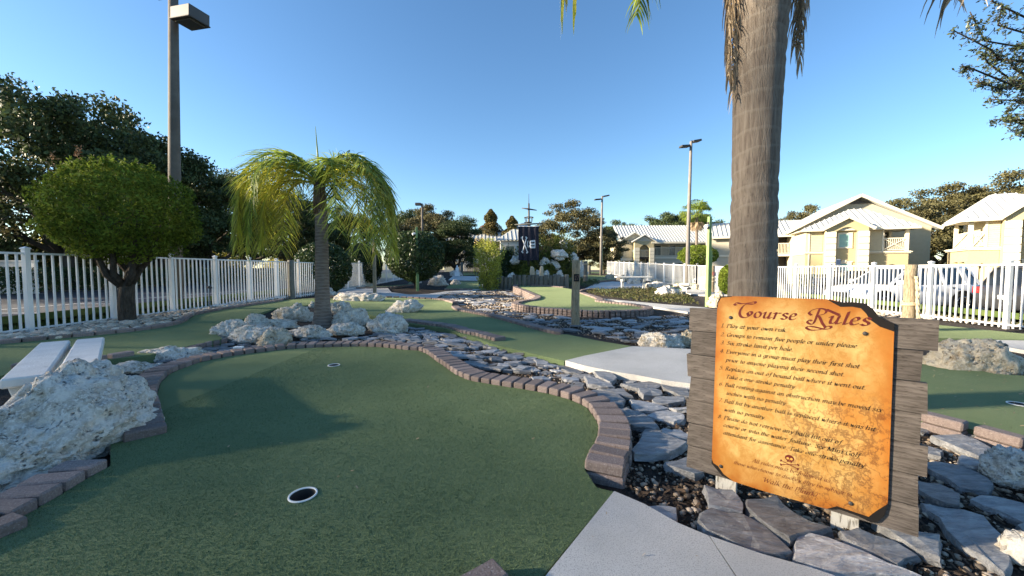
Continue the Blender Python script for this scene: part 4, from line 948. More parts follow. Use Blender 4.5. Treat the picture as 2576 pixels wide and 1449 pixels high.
for i, (az, L, rad) in enumerate([(186, 2.0, .245), (172, 1.7, .25), (180, 1.85, .26), (-4, 1.75, .235), (10, 1.6, .24), (3, 1.5, .25)]):
    a = R(az); frond(palm2, (.06+math.cos(a)*rad, math.sin(a)*rad, 4.35), a, R(-84), R(-91), L, .26, deadm, 60, .006, .3, 340+i, .1, 2.4, .007, 'dead_frond')
# fan palm far away
fp = empty('fan_palm', (AT(1752, 600, 46).x, 46, -.45), 0, 'tall fan palm with thin trunk behind the right lamp pole', 'palm tree')
m = MB(); m.tube([(0, 0, 0), (.05, 0, 4), (-.05, 0, 8.1)], [.2, .16, .15], 9); m.build('trunk', palm_bark, fp)
def fan(parent, base, d, L, mat, seed):
    rr = random.Random(seed); d = Vector(d).normalized(); s = d.cross(Vector((0, 0, 1))).normalized(); up = s.cross(d); V = []; F = []; hub = Vector(base)+d*L*.5
    for i in range(16):
        a = R(-80 + 160*i/15); q = (d*math.cos(a) + s*math.sin(a)).normalized(); e = hub + q*L*.55; e2 = e + q*L*.14 + Vector((0, 0, -.28*L*rr.uniform(.6, 1.2))); w_ = s.cross(up)*0 + up*.0 + (d*-math.sin(a)+s*math.cos(a))*.06
        b0 = len(V); V += [tuple(hub), tuple(e-w_), tuple(e2), tuple(e+w_)]; F.append((b0, b0+1, b0+2, b0+3))
    o = link('frond', np_mesh('frond', V, F, mat), parent); mm = MB(); mm.tube([base, hub], .02, 4); mm.build('petiole', mat, o)
rr = random.Random(3)
for i in range(24):
    a = i*2.4; e = rr.uniform(-.9, 1.2); fan(fp, (-.05, 0, 8.1), (math.cos(a)*math.cos(e), math.sin(a)*math.cos(e), math.sin(e)), rr.uniform(1.5, 1.9), frond_g, i)
for i in range(8):
    a = i*.8; fan(fp, (-.05, 0, 7.7), (math.cos(a)*.35, math.sin(a)*.35, -1), 1.3, deadm, 60+i)
# oak boughs hanging in from the right
nb = empty('oak_tree', (13.4, 8.2, -.5), 0, 'oak with dark leafy boughs hanging in at the upper right corner', 'tree')
rr = random.Random(77); rng = np.random.default_rng(77); m = MB(); P = []; o0 = Vector((13.4, 8.2, -.5))
tapered(m, (0, 0, -.2), (-.2, 0, 3.6), .30, .22, rr, 10, .02)
tips = [(2395, 75, 6.6), (2420, 165, 6.7), (2452, 205, 6.8), (2490, 250, 6.9), (2470, 130, 7.0), (2500, 300, 7.1), (2560, 335, 6.7), (2440, 30, 6.8), (2540, 200, 7.0), (2560, 110, 6.6), (2590, 270, 7.2), (2620, 40, 7), (2640, 160, 7.4), (2700, 260, 7.5), (2520, 20, 7.2), (2500, -60, 7), (2620, -120, 7.2), (2760, 60, 7.4), (2580, 180, 7.6), (2530, 280, 7.5)]
for px, py, Y in tips:
    e = AT(px, py, Y) - o0; s = Vector((-.2+rr.uniform(-.6, .2), rr.uniform(-.6, .3), 3.5+rr.uniform(0, 1.6)))
    pts = tapered(m, s, e, .05, .008, rr, 5, .05, 8)
    for k in range(46):
        t = 1 - .42*rr.random()**1.1; f = t*8; i = min(7, int(f)); c = pts[i].lerp(pts[i+1], f-i)
        q = c + Vector((rr.gauss(0, 1), rr.gauss(0, 1), rr.gauss(0, 1)-.25)).normalized()*rr.uniform(.06, .34)*(.5+.9*(1-t)/.42)
        m.bar(c, q, .006, .006)
        for j in range(9): P.append(c.lerp(q, rr.random()**.6) + Vector((rr.gauss(0, .03), rr.gauss(0, .03), rr.gauss(0, .03))))
m.build('trunk', bark, nb)
extra = rng.normal(size=(9000, 3)); extra /= np.linalg.norm(extra, axis=1)[:, None]; bl = np.array([q for q in [[rr.uniform(-2.6, 3.4), rr.uniform(-3.2, 3.2), rr.uniform(3.8, 8.6)] for _ in range(600)] if 13.4+q[0] > 1.36*(8.2+q[1])+.7][:60])
ex = bl[rng.integers(0, len(bl), 9000)] + extra*(rng.random(9000)**.5)[:, None]*np.array([.75, .75, .5])
P = np.array([p[:] for p in P]); link('crown', leafcloud('crown', np.concatenate([P, ex]), np.tile([0, 0, 1.], (len(P)+len(ex), 1)), .032, oakleaf_n, rng, .45, .75), nb)
# ------------------------------------------------------------------ white fences
def box_mesh(name, x0, x1, y0, y1, z0, z1, mat, bev=0):
    m = MB(); m.box(x0, x1, y0, y1, z0, z1); o = m.build(name, mat, None, bev); me = o.data; bpy.data.objects.remove(o); return me
ME_PICKET = box_mesh('picket', -.0112, .0112, -.0112, .0112, 0, 1.19, fencew)
def fence(label, x, ys, zf, y0, y1, sp=.1025, htop=1.2):
    """ys: post positions along y"""
    root = empty('picket_fence', (x, ys[0], zf(ys[0])), 0, label, 'fence')
    pm = MB(); pm.box(-.032, .032, -.032, .032, -.2, 1.25); pm.box(-.041, .041, -.041, .041, 1.25, 1.266)
    pm.add([(-.041, -.041, 1.266), (.041, -.041, 1.266), (.041, .041, 1.266), (-.041, .041, 1.266), (0, 0, 1.29)], [(0, 1, 4), (1, 2, 4), (2, 3, 4), (3, 0, 4)])
    p0 = pm.build('post', fencew, root)
    first = True
    for y in ys:
        o = p0 if first else link('post', p0.data, root); first = False
        o.location = (0, y-ys[0], zf(y)-zf(ys[0]))
    for a, b in zip(ys, ys[1:]):
        m = MB(); za, zb = zf(a)-zf(ys[0]), zf(b)-zf(ys[0])
        m.bar((0, a-ys[0]+.033, za+htop-.015), (0, b-ys[0]-.033, zb+htop-.015), .032, .03); m.build('rail', fencew, root)
        m = MB(); m.bar((0, a-ys[0]+.033, za+.06), (0, b-ys[0]-.033, zb+.06), .03, .026); m.build('rail', fencew, root)
        n = int(round((b-a-.065)/sp)); g = (b-a)/(n)
        for k in range(1, n):
            y = a + k*g; o = link('picket', ME_PICKET, root); o.location = (0, y-ys[0], zf(y)-zf(ys[0]))
    return root
LFX, RFX = -7.22, 9.3
lz = lambda y: gz(LFX, y)+.0
rz_ = lambda y: max(gz(RFX, y), BED)+.02
fence('white picket fence along the left side in front of the car park', LFX, [5.73-1.215 + 1.215*i for i in range(8)], lz, 0, 0)
fence('white picket fence continuing on the left behind the clipped bushes', LFX, [5.73+1.215*6 + 1.3*i for i in range(19)], lz, 0, 0, .13)
fence('white picket fence on the right in front of the parked cars', RFX, [5.85 + 1.35*i for i in range(11)], rz_, 0, 0)
fence('white picket fence on the right running off behind the benches', RFX, [5.85+13.5 + 1.4*i for i in range(14)], rz_, 0, 0, .15)
# white enclosure wall left
r = empty('enclosure', (-24.6, 18.6, -.125), 0, 'low white panel enclosure seen through the fence at the left edge', 'wall')
for k in range(3): part('panel', fencew, r, lambda m: m.box(-1.6+k*1.1, -.52+k*1.1, -.03, .03, 0, 1.55))
part('cap', fencew, r, lambda m: m.box(-1.62, 1.72, -.05, .05, 1.55, 1.61))

# ------------------------------------------------------------------ posts
def log(name, x, y, z0, h, r0, r1, mat, parent=None, seed=0, n=12, dome=.01):
    rr = random.Random(seed); m = MB(); k = 7
    pts = [(rr.uniform(-.1, .1)*r0*.6, rr.uniform(-.1, .1)*r0*.6, -.2 + (h+.2)*i/k) for i in range(k+1)]
    rad = [(r0+(r1-r0)*i/k)*rr.uniform(.97, 1.03) for i in range(k+1)]
    pts += [(pts[-1][0], pts[-1][1], h+dome)]; rad += [r1*.86]
    m.tube(pts, rad, n); o = m.build(name, mat, parent); o.location = (x, y, z0); return o
def rope_wrap(parent, r, z, turns, name='rope', tilt=.0, thick=.016, z_step=.028):
    m = MB(); pts = []
    for i in range(int(turns*14)+1):
        a = 6.283*i/14; pts.append((math.cos(a)*(r+thick*.8), math.sin(a)*(r+thick*.8), z + z_step*i/14 + tilt*math.cos(a)))
    m.tube(pts, thick, 6); o = m.build(name, ropem, parent); return o
# pen strokes: letters as broad-nib strokes
GLY = {
'a': (.50, ["37 40 22 46 7 26 9 5 22 3 36 22", "40 46 34 14 37 1 49 9"]), 'b': (.48, ["12 72 8 20 12 3 26 2 40 18 38 38 26 45 11 30"]), 'c': (.42, ["37 38 26 46 10 32 8 12 18 1 36 9"]),
'd': (.52, ["37 40 22 46 7 26 9 5 22 3 36 22", "43 72 35 14 38 1 50 9"]), 'e': (.42, ["8 21 30 27 35 37 26 46 11 34 7 14 16 1 34 9"]), 'f': (.34, ["42 64 32 72 24 58 18 10 8 -18 -4 -18", "8 43 36 43"]),
'g': (.48, ["37 40 22 46 8 28 10 8 22 5 36 22", "41 45 34 -6 22 -22 4 -14"]), 'h': (.52, ["14 72 6 0", "8 26 24 44 38 44 38 30 34 8 38 1 48 8"]), 'i': (.28, ["6 36 14 45 17 38 13 8 16 1 27 9", "18 62 20 66"]),
'k': (.48, ["14 72 6 0", "40 44 12 22", "20 27 34 4 46 4"]), 'l': (.26, ["18 72 10 10 13 1 25 9"]), 'm': (.80, ["4 38 14 45 8 0", "10 26 24 44 36 43 35 26 32 0", "35 26 48 44 62 44 63 30 59 8 63 1 75 8"]),
'n': (.54, ["4 38 14 45 8 0", "10 26 26 44 38 44 39 30 35 8 39 1 51 8"]), 'o': (.48, ["26 46 10 36 7 14 19 1 35 10 40 32 26 46"]), 'p': (.50, ["4 38 15 45 4 -22", "12 32 26 45 40 40 38 16 24 1 10 8"]),
'r': (.40, ["4 38 14 45 8 0", "10 24 22 42 38 42"]), 's': (.38, ["34 38 22 46 11 38 14 28 29 19 31 9 18 1 4 7"]), 't': (.32, ["19 60 11 12 15 1 29 9", "3 43 30 43"]), 'u': (.54, ["4 38 14 45 9 14 14 2 26 6 36 22", "41 45 35 10 39 1 51 9"]),
'v': (.46, ["4 40 12 44 16 2 30 14 42 44"]), 'w': (.70, ["4 40 12 44 14 2 34 40 36 2 52 16 66 44"]), 'x': (.46, ["4 42 12 44 32 2 44 4", "42 44 4 0"]), 'y': (.48, ["5 40 14 44 18 4", "44 44 28 4 12 -20 0 -18"]),
'P': (.56, ["18 68 10 0", "6 64 32 70 50 60 44 42 16 34", "2 0 22 0"]), 'G': (.66, ["56 58 40 70 18 58 8 30 18 4 38 0 54 8", "56 30 52 6", "42 30 64 30"]), 'S': (.50, ["46 60 32 70 18 60 20 46 38 30 40 12 24 0 6 8"]),
'E': (.58, ["18 68 10 0", "8 68 52 68 50 60", "14 36 40 36", "2 0 46 0 50 10"]), 'R': (.62, ["18 68 10 0", "6 66 34 70 48 58 40 42 14 36", "28 37 44 6 60 2", "2 0 20 0"]), 'T': (.58, ["34 67 26 0", "8 58 12 67 58 67 58 58", "16 0 36 0"]),
'B': (.58, ["18 68 10 0", "6 67 34 69 46 56 38 42 16 37", "16 37 44 34 50 16 36 1 2 0"]), 'M': (.86, ["16 66 8 0", "18 66 36 4", "72 66 36 4", "74 68 70 0", "0 0 18 0", "60 0 82 0"]), 'A': (.62, ["40 70 6 0", "40 70 52 0", "18 26 46 26", "-2 0 16 0", "42 0 62 0"]),
'W': (.86, ["10 68 18 2", "46 60 18 2", "46 66 54 2", "84 68 54 2", "2 68 20 68"]), 'C': (.60, ["54 56 40 70 18 58 8 30 18 4 38 0 54 12"]), 'x1': (.3, []),
'1': (.40, ["10 56 24 68 18 0", "6 0 32 0"]), '2': (.50, ["10 54 20 68 38 62 38 46 6 2 44 2 46 8"]), '3': (.48, ["10 60 24 68 38 60 34 44 18 38", "20 38 38 30 36 8 20 0 4 6"]), '4': (.50, ["34 68 4 20 46 20", "34 68 28 0"]),
'5': (.48, ["42 67 18 67 12 40 28 44 40 30 34 8 18 0 4 6"]), '6': (.50, ["42 66 20 54 8 22 16 2 32 4 42 22 34 38 20 36 10 22"]), '7': (.48, ["8 66 46 66 16 0"]), '8': (.50, ["26 68 12 56 20 42 38 26 36 6 22 0 8 10 12 26 34 42 42 56 26 68"]),
'0': (.5, ["26 68 10 48 10 14 24 0 40 14 42 50 26 68"]), '.': (.24, ["10 2 13 5"]), '-': (.34, ["6 24 28 24"]), "'": (.18, ["12 70 8 56"]), '!': (.28, ["20 68 13 20", "9 2 12 5"]), 'j': (.28, ["18 45 8 -10 -4 -20", "20 62 22 66"]), ' ': (.26, [])}
def strokes_quads(strokes, nib=(.045, .028), thin=.012, smooth=True, straight=False):
    Q = []
    for st in strokes:
        v = [float(q)/100 for q in st.split()] if isinstance(st, str) else [c for p in st for c in p]
        P = [Vector((v[i], v[i+1])) for i in range(0, len(v), 2)]
        if len(P) > 2 and not straight: P = [Vector(q) for q in crm(P, 6)]
        n = Vector(nib); t = Vector((-nib[1], nib[0])).normalized()*thin
        for a, b in zip(P, P[1:]):
            for w_ in (n, t):
                q = [a-w_, b-w_, b+w_, a+w_]
                if abs((q[1]-q[0]).x*(q[2]-q[0]).y - (q[1]-q[0]).y*(q[2]-q[0]).x) > 1e-9: Q.append(q)
        for p in (P[0], P[-1]): Q.append([p-n-t, p+n-t, p+n+t, p-n+t])
    return Q
def text_quads(s, nib=(.052, .030), thin=.014, slant=.20, track=0):
    x = 0; Q = []
    for ch in s:
        wd, st = GLY[ch]
        for q in strokes_quads(st, nib, thin): Q.append([Vector((x + p.x + slant*p.y, p.y)) for p in q])
        x += wd + track
    return Q, x
def print_quads(name, Q, fn, mat, parent):
    """fn maps flat print coordinates and a small height to a point"""
    V = []; F = []
    for i, q in enumerate(Q):
        if (q[1].x-q[0].x)*(q[2].y-q[0].y) - (q[1].y-q[0].y)*(q[2].x-q[0].x) < 0: q = q[::-1]
        b = len(V); V += [tuple(fn(p.x, p.y, .0000025*(i % 320))) for p in q]; F.append(tuple(range(b, b+len(q))))
    m = MB(); m.add(V, F); return m.build(name, mat, parent)
ink_red = M('dark_red_ink', (.10, .010, .008), (.14, .018, .012), scale=60, rough=.6)
# numbered post
pp = G2(1449, 822, gz); p17 = empty('numbered_post', (pp.x, pp.y+.07, gz(pp.x, pp.y)), 0, 'wooden post with black number 17 plaque in the slate bed', 'post')
H17 = AT(1449, 656, pp.y+.07).z - gz(pp.x, pp.y)
log('pole', 0, 0, 0, H17, .082, .076, post_wood, p17, 3, 18)
pz = AT(1449, 699, pp.y-.01).z - p17.location.z
pl = part('number_plaque', black, p17, lambda m: m.box(-.052, .052, -.092, -.080, pz-.070, pz+.074))
Q, wd = text_quads('17', (.03, .02), .014, .12, .06)
def f17(x, y, e): return Vector((-.036 + x*.078, -.0945-e, pz-.036 + y*.115))
print_quads('numerals', Q, f17, M('brown_numeral', (.45, .25, .20), rough=.6), pl)
# green light posts
def light_post(px, base, top, label, zf=gz, wdt=.10):
    c = G2(px, base, zf); h = AT(px, top, c.y).z - c.z; r = empty('light_post', tuple(c), .25, label, 'post')
    m = MB(); m.box(-wdt/2, wdt/2, -wdt/2, wdt/2, -.2, h*.82); m.box(-wdt*.42, wdt*.42, -wdt*.42, wdt*.42, h*.82, h); m.build('timber', green_wood, r, .006)
    part('strip', green_wood, r, lambda m: m.box(wdt*.22, wdt*.52+.02, -wdt*.56, wdt*.2, 0, h*.62))
    l = part('spotlight', whitem, r, lambda m: (m.tube([(-wdt*.6, -.02, h*.90), (-wdt*.6-.09, -.05, h*.89)], [.045, .05], 12), m.tube([(-wdt*.6-.09, -.05, h*.89), (-wdt*.6-.13, -.06, h*.885)], [.055, .055], 12)))
    part('junction_box', metal_dk, r, lambda m: m.box(-wdt*.5-.02, -wdt*.5, -.03, .03, h*.86, h*.94)); return r
light_post(1780, 770, 545, 'tall pale green timber post with a white spotlight left of the big palm', off(.02), .105)
light_post(1050, 731, 571, 'dark green timber post with small lamp before the round clipped tree', off(.02), .11)
light_post(1512, 690, 585, 'green timber post at the foot of the far right lamp pole', off(.05), .16)
c = G2(943, 740, off(.02)); r = empty('post', tuple(c), 0, 'thin brown square post standing on the walk under the palm fronds', 'post')
part('timber', post_wood, r, lambda m: m.box(-.055, .055, -.055, .055, -.1, 2.05)); part('lamp_cap', metal_dk, r, lambda m: m.box(-.07, .07, -.09, .07, 2.05, 2.13))
def rope_post(px, base, top, rad, label, ropes=(), zf=gz, mat=None, Y=None):
    c = G2(px, base, zf) if Y is None else AT(px, base, Y); h = AT(px, top, c.y).z - c.z; r = empty('rope_post', tuple(c), 0, label, 'post')
    log('pole', 0, 0, 0, h, rad, rad*.95, mat or post_wood, r, int(px), 14)
    for z, t in ropes: rope_wrap(r, rad, h*z, t, thick=.017)
    return r
rp = rope_post(2284, 836, 667, .088, 'rope wrapped post by the right fence with a thick rope hanging down', [(.40, 2.5)], lambda x, y: -.05)
mm = MB(); h0 = 1.17
pts = crm([(-.02, -.11, .98), (-.01, -.13, .80), (.0, -.135, .55), (.03, -.13, .30), (.10, -.12, .02), (.2, -.13, -.06)], 8)
for k in range(3):
    hp = []
    for i, p in enumerate(pts):
        a = i*.55 + k*2.094; hp.append(Vector(p) + Vector((math.cos(a)*.013, math.sin(a)*.013, 0)))
    mm.tube(hp, .0155, 6)
o = mm.build('hanging_rope', ropem, rp)
part('rope_peg', black, rp, lambda m: m.tube([(-.02, -.085, .96), (-.02, -.12, 1.0)], .012, 6)).name = 'hook'  # short black peg from the pole to the top of the rope
rope_post(1951, 752, 664, .075, 'rope wrapped post right behind the big palm trunk', [(.70, 2.2), (.22, 2.2)], lambda x, y: -.02)
rp3 = rope_post(1791, 735, 669, .085, 'rope wrapped post with a small red number plate left of the big palm', [(.52, 2), (.38, 2)], off(.02))
part('number_plate', M('red_plate', (.30, .03, .02), rough=.5), rp3, lambda m: m.box(-.045, .045, -.10, -.088, .78, .93))
Q, wd = text_quads('3', (.04, .02), .02, .1); print_quads('numeral', Q, lambda x, y, e: Vector((-.028+x*.10, -.1015-e, .80+y*.15)), whitem, rp3)
rope_post(734, 752, 655, .10, 'grey round post at the end of the left fence section', (), gz, log_wood)
rope_post(1473, 716, 657, .12, 'mossy green post wrapped with pale rope behind the numbered post', [(.85, 2.5), (.35, 2)], off(.03), log_wood)
rope_post(1392, 700, 646, .13, 'tall grey post with a rope collar before the mound', [(.96, 2)], off(.0), log_wood, None)
rope_post(1445, 694, 653, .12, 'thin pale post top standing just behind the numbered post', (), off(.0), log_wood)
rope_post(1162, 696, 660, .13, 'grey post with a dark cap beside the white rock far left', (), off(.0), log_wood)
rope_post(1333, 698, 676, .06, 'short grey stake under the hanging flag', (), off(.0), log_wood)
rope_post(1557, 690, 655, .14, 'grey post beside the far right lamp pole', (), off(.0), log_wood)
rope_post(1612, 688, 628, .12, 'green grey post at the corner of the cream gable wall', (), off(.0), green_wood)
for px, base, top, lab in [(1429, 694, 672, 'pale stump end beside the rope posts at the mound'), (1482, 692, 668, 'thatched dark post by the right foot of the mound')]:
    rope_post(px, base, top, .16, lab, (), off(.0), log_wood)
def stump(px, base, top, label, seed):
    c = G2(px, base, off(.02)); h = AT(px, top, c.y).z - c.z; r = empty('tree_stump', tuple(c), 0, label, 'stump'); rr = random.Random(seed); m = MB()
    for k in range(3):
        x = rr.uniform(-.09, .09); y = rr.uniform(-.05, .05); hh = h*rr.uniform(.75, 1)
        m.tube([(x*1.3, y, -.1), (x, y, hh*.4), (x*.9 + rr.uniform(-.03, .03), y, hh*.75), (x*.8, y, hh)], [.13, .085, .10, .07], 8)
    m.build('trunk', M('bleached_wood', (.42, .35, .24), (.58, .50, .36), scale=6, rough=.9, bump=.6, stretch=(8, 8, 1)) if 'bleached_wood' not in bpy.data.materials else bpy.data.materials['bleached_wood'], r); return r
stump(1340, 716, 668, 'knobbly bleached stump left of the taller one behind the palisade', 1); stump(1361, 718, 665, 'taller bleached stump behind the log palisade', 2)
# log palisade
LOGX = [(1227, 726, 700), (1238, 725, 692), (1249, 725, 693), (1259, 725, 703), (1268, 724, 695), (1278, 724, 698), (1289, 723, 698), (1301, 716, 692), (1313, 716, 693), (1325, 715, 692), (1337, 716, 693), (1347, 716.5, 692), (1357, 717, 691), (1368, 718, 695), (1379, 718.5, 692), (1391, 719, 693), (1402, 720, 690), (1411, 720.5, 691), (1420, 721, 696), (1431, 722, 691)]
c0 = G2(1310, 722, zup); pal = empty('log_palisade', tuple(c0), 0, 'row of upright grey logs of uneven height behind the raised green', 'palisade')
for i, (px, b_, t_) in enumerate(LOGX):
    Y = c0.y + 1.6 - (px-1227)*.004; a = AT(px-6, b_+1, Y); h = AT(px, t_, Y).z - a.z
    log('log', a.x-c0.x, Y-c0.y, a.z-c0.z-.05, h+.05, .115, .108, log_wood, pal, i, 12, .012)
# path light by the left fence
c = G2(527, 779, lambda x, y: .12); r = empty('path_light', tuple(c), 0, 'thin black path light on a stake by the left fence', 'lamp')
part('stake', metal_dk, r, lambda m: m.tube([(0, 0, -.1), (.02, 0, .5)], .008, 6)); part('shade', metal_dk, r, lambda m: m.tube([(.02, 0, .49), (.02, 0, .53), (.02, 0, .55)], [.055, .045, .01], 10))

# ------------------------------------------------------------------ tall lamps
def box_head(parent, az, el, arm, L, W, Hh, z, name='lamp_head', lens=True):
    M_ = Matrix.Rotation(az, 4, 'Z') @ Matrix.Rotation(-el, 4, 'Y')
    m = MB()
    if arm: m.box(.05, arm, -.045, .045, -.06, .06, M_)
    m.box(arm, arm+L, -W/2, W/2, -Hh/2, Hh/2, M_); m.box(arm-.015, arm+L+.015, -W/2-.015, W/2+.015, -Hh/2-.025, -Hh/2, M_)
    o = m.build(name, metal_dk, parent, .008); o.location = (0, 0, z)
    if lens:
        m = MB(); m.box(arm+.06, arm+L-.06, -W/2+.06, W/2-.06, -Hh/2-.05, -Hh/2-.026, M_); m.build('lens', M('lamp_lens', (.10, .10, .09), rough=.25), o)
    return o
c = AT(437, 640, 9.0); lp = empty('street_lamp', (c.x, 9.0, -.1), 0, 'tall dark lamp pole with box heads behind the left fence', 'street lamp')
part('pole', pole_dk, lp, lambda m: m.tube([(0, 0, -.2), (.10, 0, 3.4), (.26, 0, 8.0)], [.13, .115, .085], 14))
h1 = box_head(lp, R(-16), R(-3), .24, .56, .44, .24, 6.80); h1.location.x = .22
h2 = box_head(lp, R(164), R(3), .24, .56, .44, .24, 7.62); h2.location.x = .24
def flood_lamp(px, Y, top, label, zb, mat=pole_conc, rad=.115, Lh=.46):
    c = AT(px, 660, Y); zt = AT(px+4, top, Y).z - zb; r = empty('street_lamp', (c.x, Y, zb), 0, label, 'street lamp')
    part('pole', mat, r, lambda m: m.tube([(0, 0, -.2), (.0, 0, zt*.5), (.04, 0, zt)], [rad, rad*.8, rad*.58], 10))
    a = box_head(r, R(10), R(12), .10, Lh, .32, .07, zt-.02, lens=False); b_ = box_head(r, R(190), R(-6), .10, Lh, .30, .07, zt-.22, lens=False)
    return r
flood_lamp(1730, 20.5, 356, 'tall grey lamp pole with two flood heads left of the big palm', -.3)
flood_lamp(1512, 33.5, 494, 'far lamp pole with two flood heads above the round oak', .4, pole_conc, .13, .55)
c = AT(1063, 640, 36); r = empty('street_lamp', (c.x, 36, 0), 0, 'far dark lamp pole with one head above the round clipped tree', 'street lamp')
zt = AT(1063, 512, 36).z; part('pole', pole_dk, r, lambda m: m.tube([(0, 0, -.2), (0, 0, zt)], [.14, .09], 8)); box_head(r, R(180), 0, .1, .5, .4, .2, zt-.05, lens=False)

# ------------------------------------------------------------------ benches
benchm = M('bench_concrete', (.60, .585, .55), (.70, .685, .65), scale=5, rough=.8, bump=.3, bscale=70, c3=(.30, .30, .30), s3=7, lo3=.66, hi3=.72)
bb = empty('bench', (-3.36, 2.86, 0), math.atan2(3.37-2.25, -3.9+2.76), 'pale slatted concrete bench behind the big boulder', 'bench')
for i, y in enumerate((-.105, .105)): part('slat', benchm, bb, lambda m: m.box(-.80, .80, y-.088, y+.088, .362, .42), .010)
for s in (-1, 1):
    part('leg', benchm, bb, lambda m: m.prism([(-.17, .362), (-.12, .14), (-.12, .0), (.12, 0), (.12, .14), (.17, .362)][::1], s*.70-.055, s*.70+.055, Matrix.Rotation(R(90), 4, 'Z') @ Matrix.Identity(4)), .006)
def stone_bench(px, base, seat, length, rot, label, zf):
    c = G2(px, base, zf); h = AT(px, seat, c.y).z - c.z; r = empty('stone_bench', tuple(c), rot, label, 'bench')
    part('seat', benchm, r, lambda m: m.box(-length/2, length/2, -.20, .20, h-.07, h), .008)
    for s in (-1, 1):
        part('leg', benchm, r, lambda m: m.prism([(-.19, h-.07), (-.15, h*.62), (-.07, h*.50), (-.075, 0), (.075, 0), (.07, h*.50), (.15, h*.62), (.19, h-.07)], s*length*.30-.06, s*length*.30+.06, Matrix.Rotation(R(90), 4, 'Z')), .005)
    return r
stone_bench(1592, 728, 695, 1.75, 0.0, 'pale stone bench with two tapered legs before the right fence', off(.02))
stone_bench(1722, 739, 713, 1.1, R(62), 'second stone bench turned sideways left of the big palm', off(.03))
stone_bench(1074, 712, 694, 1.2, R(20), 'small stone bench behind the round clipped tree', off(.03))
r = empty('statue', tuple(AT(1150, 692, 30)), 0, 'small white garden statue by the grey post far left', 'statue'); r.scale = (.62, .62, .62)
part('plinth', whitem, r, lambda m: m.box(-.28, .28, -.28, .28, -.1, .35)); part('figure', whitem, r, lambda m: m.tube([(0, 0, .35), (0, 0, .6), (.02, 0, .85), (0, 0, 1.02), (0, 0, 1.16), (0, 0, 1.26)], [.24, .2, .22, .08, .11, .02], 12))

# ------------------------------------------------------------------ cups, marker
def cup(px, py, label, zf=flat0):
    c = G2(px, py, zf); r = empty('golf_cup', (c.x, c.y, c.z), 0, label, 'golf cup')
    n = 28; lm = bpy.data.materials.get('cup_rim') or M('cup_rim', (.70, .70, .68), rough=.5)
    def rings(prof, name, mat):
        m = MB(); vs = [(math.cos(6.2832*i/n)*r_, math.sin(6.2832*i/n)*r_, z) for r_, z in prof for i in range(n)]
        m.add(vs, [(k*n+i, k*n+(i+1) % n, (k+1)*n+(i+1) % n, (k+1)*n+i) for k in range(len(prof)-1) for i in range(n)], True); m.build(name, mat, r)
    deep = -.06 if px < 1000 else .0022
    rings([(.0625, .0015), (.0615, .006), (.0545, .006), (.0537, .0015)], 'rim', lm)
    if px < 1000: rings([(.0536, .001), (.0532, -.062)], 'cup_shade_liner', metal_dk)  # liner wall coloured dark to stand for the shade inside the cup
    m = MB(); m.add([(math.cos(6.2832*i/n)*.0533, math.sin(6.2832*i/n)*.0533, deep) for i in range(n)], [tuple(range(n))]); m.build('cup_shade_disc', rubber, r); return r  # black disc stands for the dark depth of the hole
cup(762, 1246, 'white rimmed golf cup in the foreground of the nearest green'); cup(840, 919, 'white rimmed golf cup at the far end of the nearest green'); cup(2562, 1017, 'golf cup at the right edge on the sunlit green', flat0)
c = G2(600, 876, lambda x, y: .05); o = MB().box(-.05, .05, -.03, .03, 0, .02).build('white_block', whitem); o.location = (c.x, c.y, .052); o.rotation_euler = (0, 0, .1); tag(o, 'small white block lying on the brick edging', 'block')

# ------------------------------------------------------------------ the course rules sign
SP0, SPD = Vector((.990, 1.880)), Vector((.492, -.398)).normalized(); SPN = Vector((SPD.y, -SPD.x))
def ON_SIGN(px, py):
    d = ray(px, py); t = SP0.dot(SPN)/(d.xy.dot(SPN)); return Vector((d.x*t, d.y*t, CAMH+d.z*t))
TL, TR, BR_, BL = ON_SIGN(1805, 745), ON_SIGN(2252, 758), ON_SIGN(2235, 1300), ON_SIGN(1790, 1170)
sign = empty('rules_sign', (BL+BR_)/2 * 1.0, 0, 'parchment style course rules sign nailed on weathered grey boards', 'sign'); sign.location.z = BED
so_ = sign.location.copy()
nrm = (TR-TL).cross(BL-TL).normalized()
if nrm.y > 0: nrm = -nrm
def PL(s, t, e=0.0):
    return (BL*(1-s)*(1-t) + BR_*s*(1-t) + TL*(1-s)*t + TR*s*t) + nrm*e - so_
OUT = [(0, .964), (.022, 1.0), (.2, 1.004), (.45, 1.001), (.69, 1.0), (.75, .987), (.80, .990), (.86, .986), (.90, .962), (.925, .930), (.96, .912), (1, .897), (.998, .5), (.995, .06), (.982, .0), (.955, -.038), (.925, -.052), (.86, -.040), (.76, -.034), (.70, -.052), (.55, -.056), (.35, -.060), (.15, -.058), (.075, -.044), (.03, -.012), (0, .01)]
parch = bpy.data.materials.new('parchment_print'); parch.use_nodes = True; n = parch.node_tree.nodes; L = parch.node_tree.links; b = n['Principled BSDF']; b.inputs['Roughness'].default_value = .45; b.inputs['Specular IOR Level'].default_value = .35
uv = n.new('ShaderNodeUVMap'); sep = n.new('ShaderNodeSeparateXYZ'); L.new(uv.outputs[0], sep.inputs[0])
def nd(t, **k):
    q = n.new(t)
    for a, v in k.items(): setattr(q, a, v)
    return q
def mth(op, a, c=None, clamp=False):
    q = nd('ShaderNodeMath', operation=op, use_clamp=clamp)
    for i, v in enumerate((a, c)):
        if v is None: continue
        if isinstance(v, (int, float)): q.inputs[i].default_value = v
        else: L.new(v, q.inputs[i])
    return q.outputs[0]
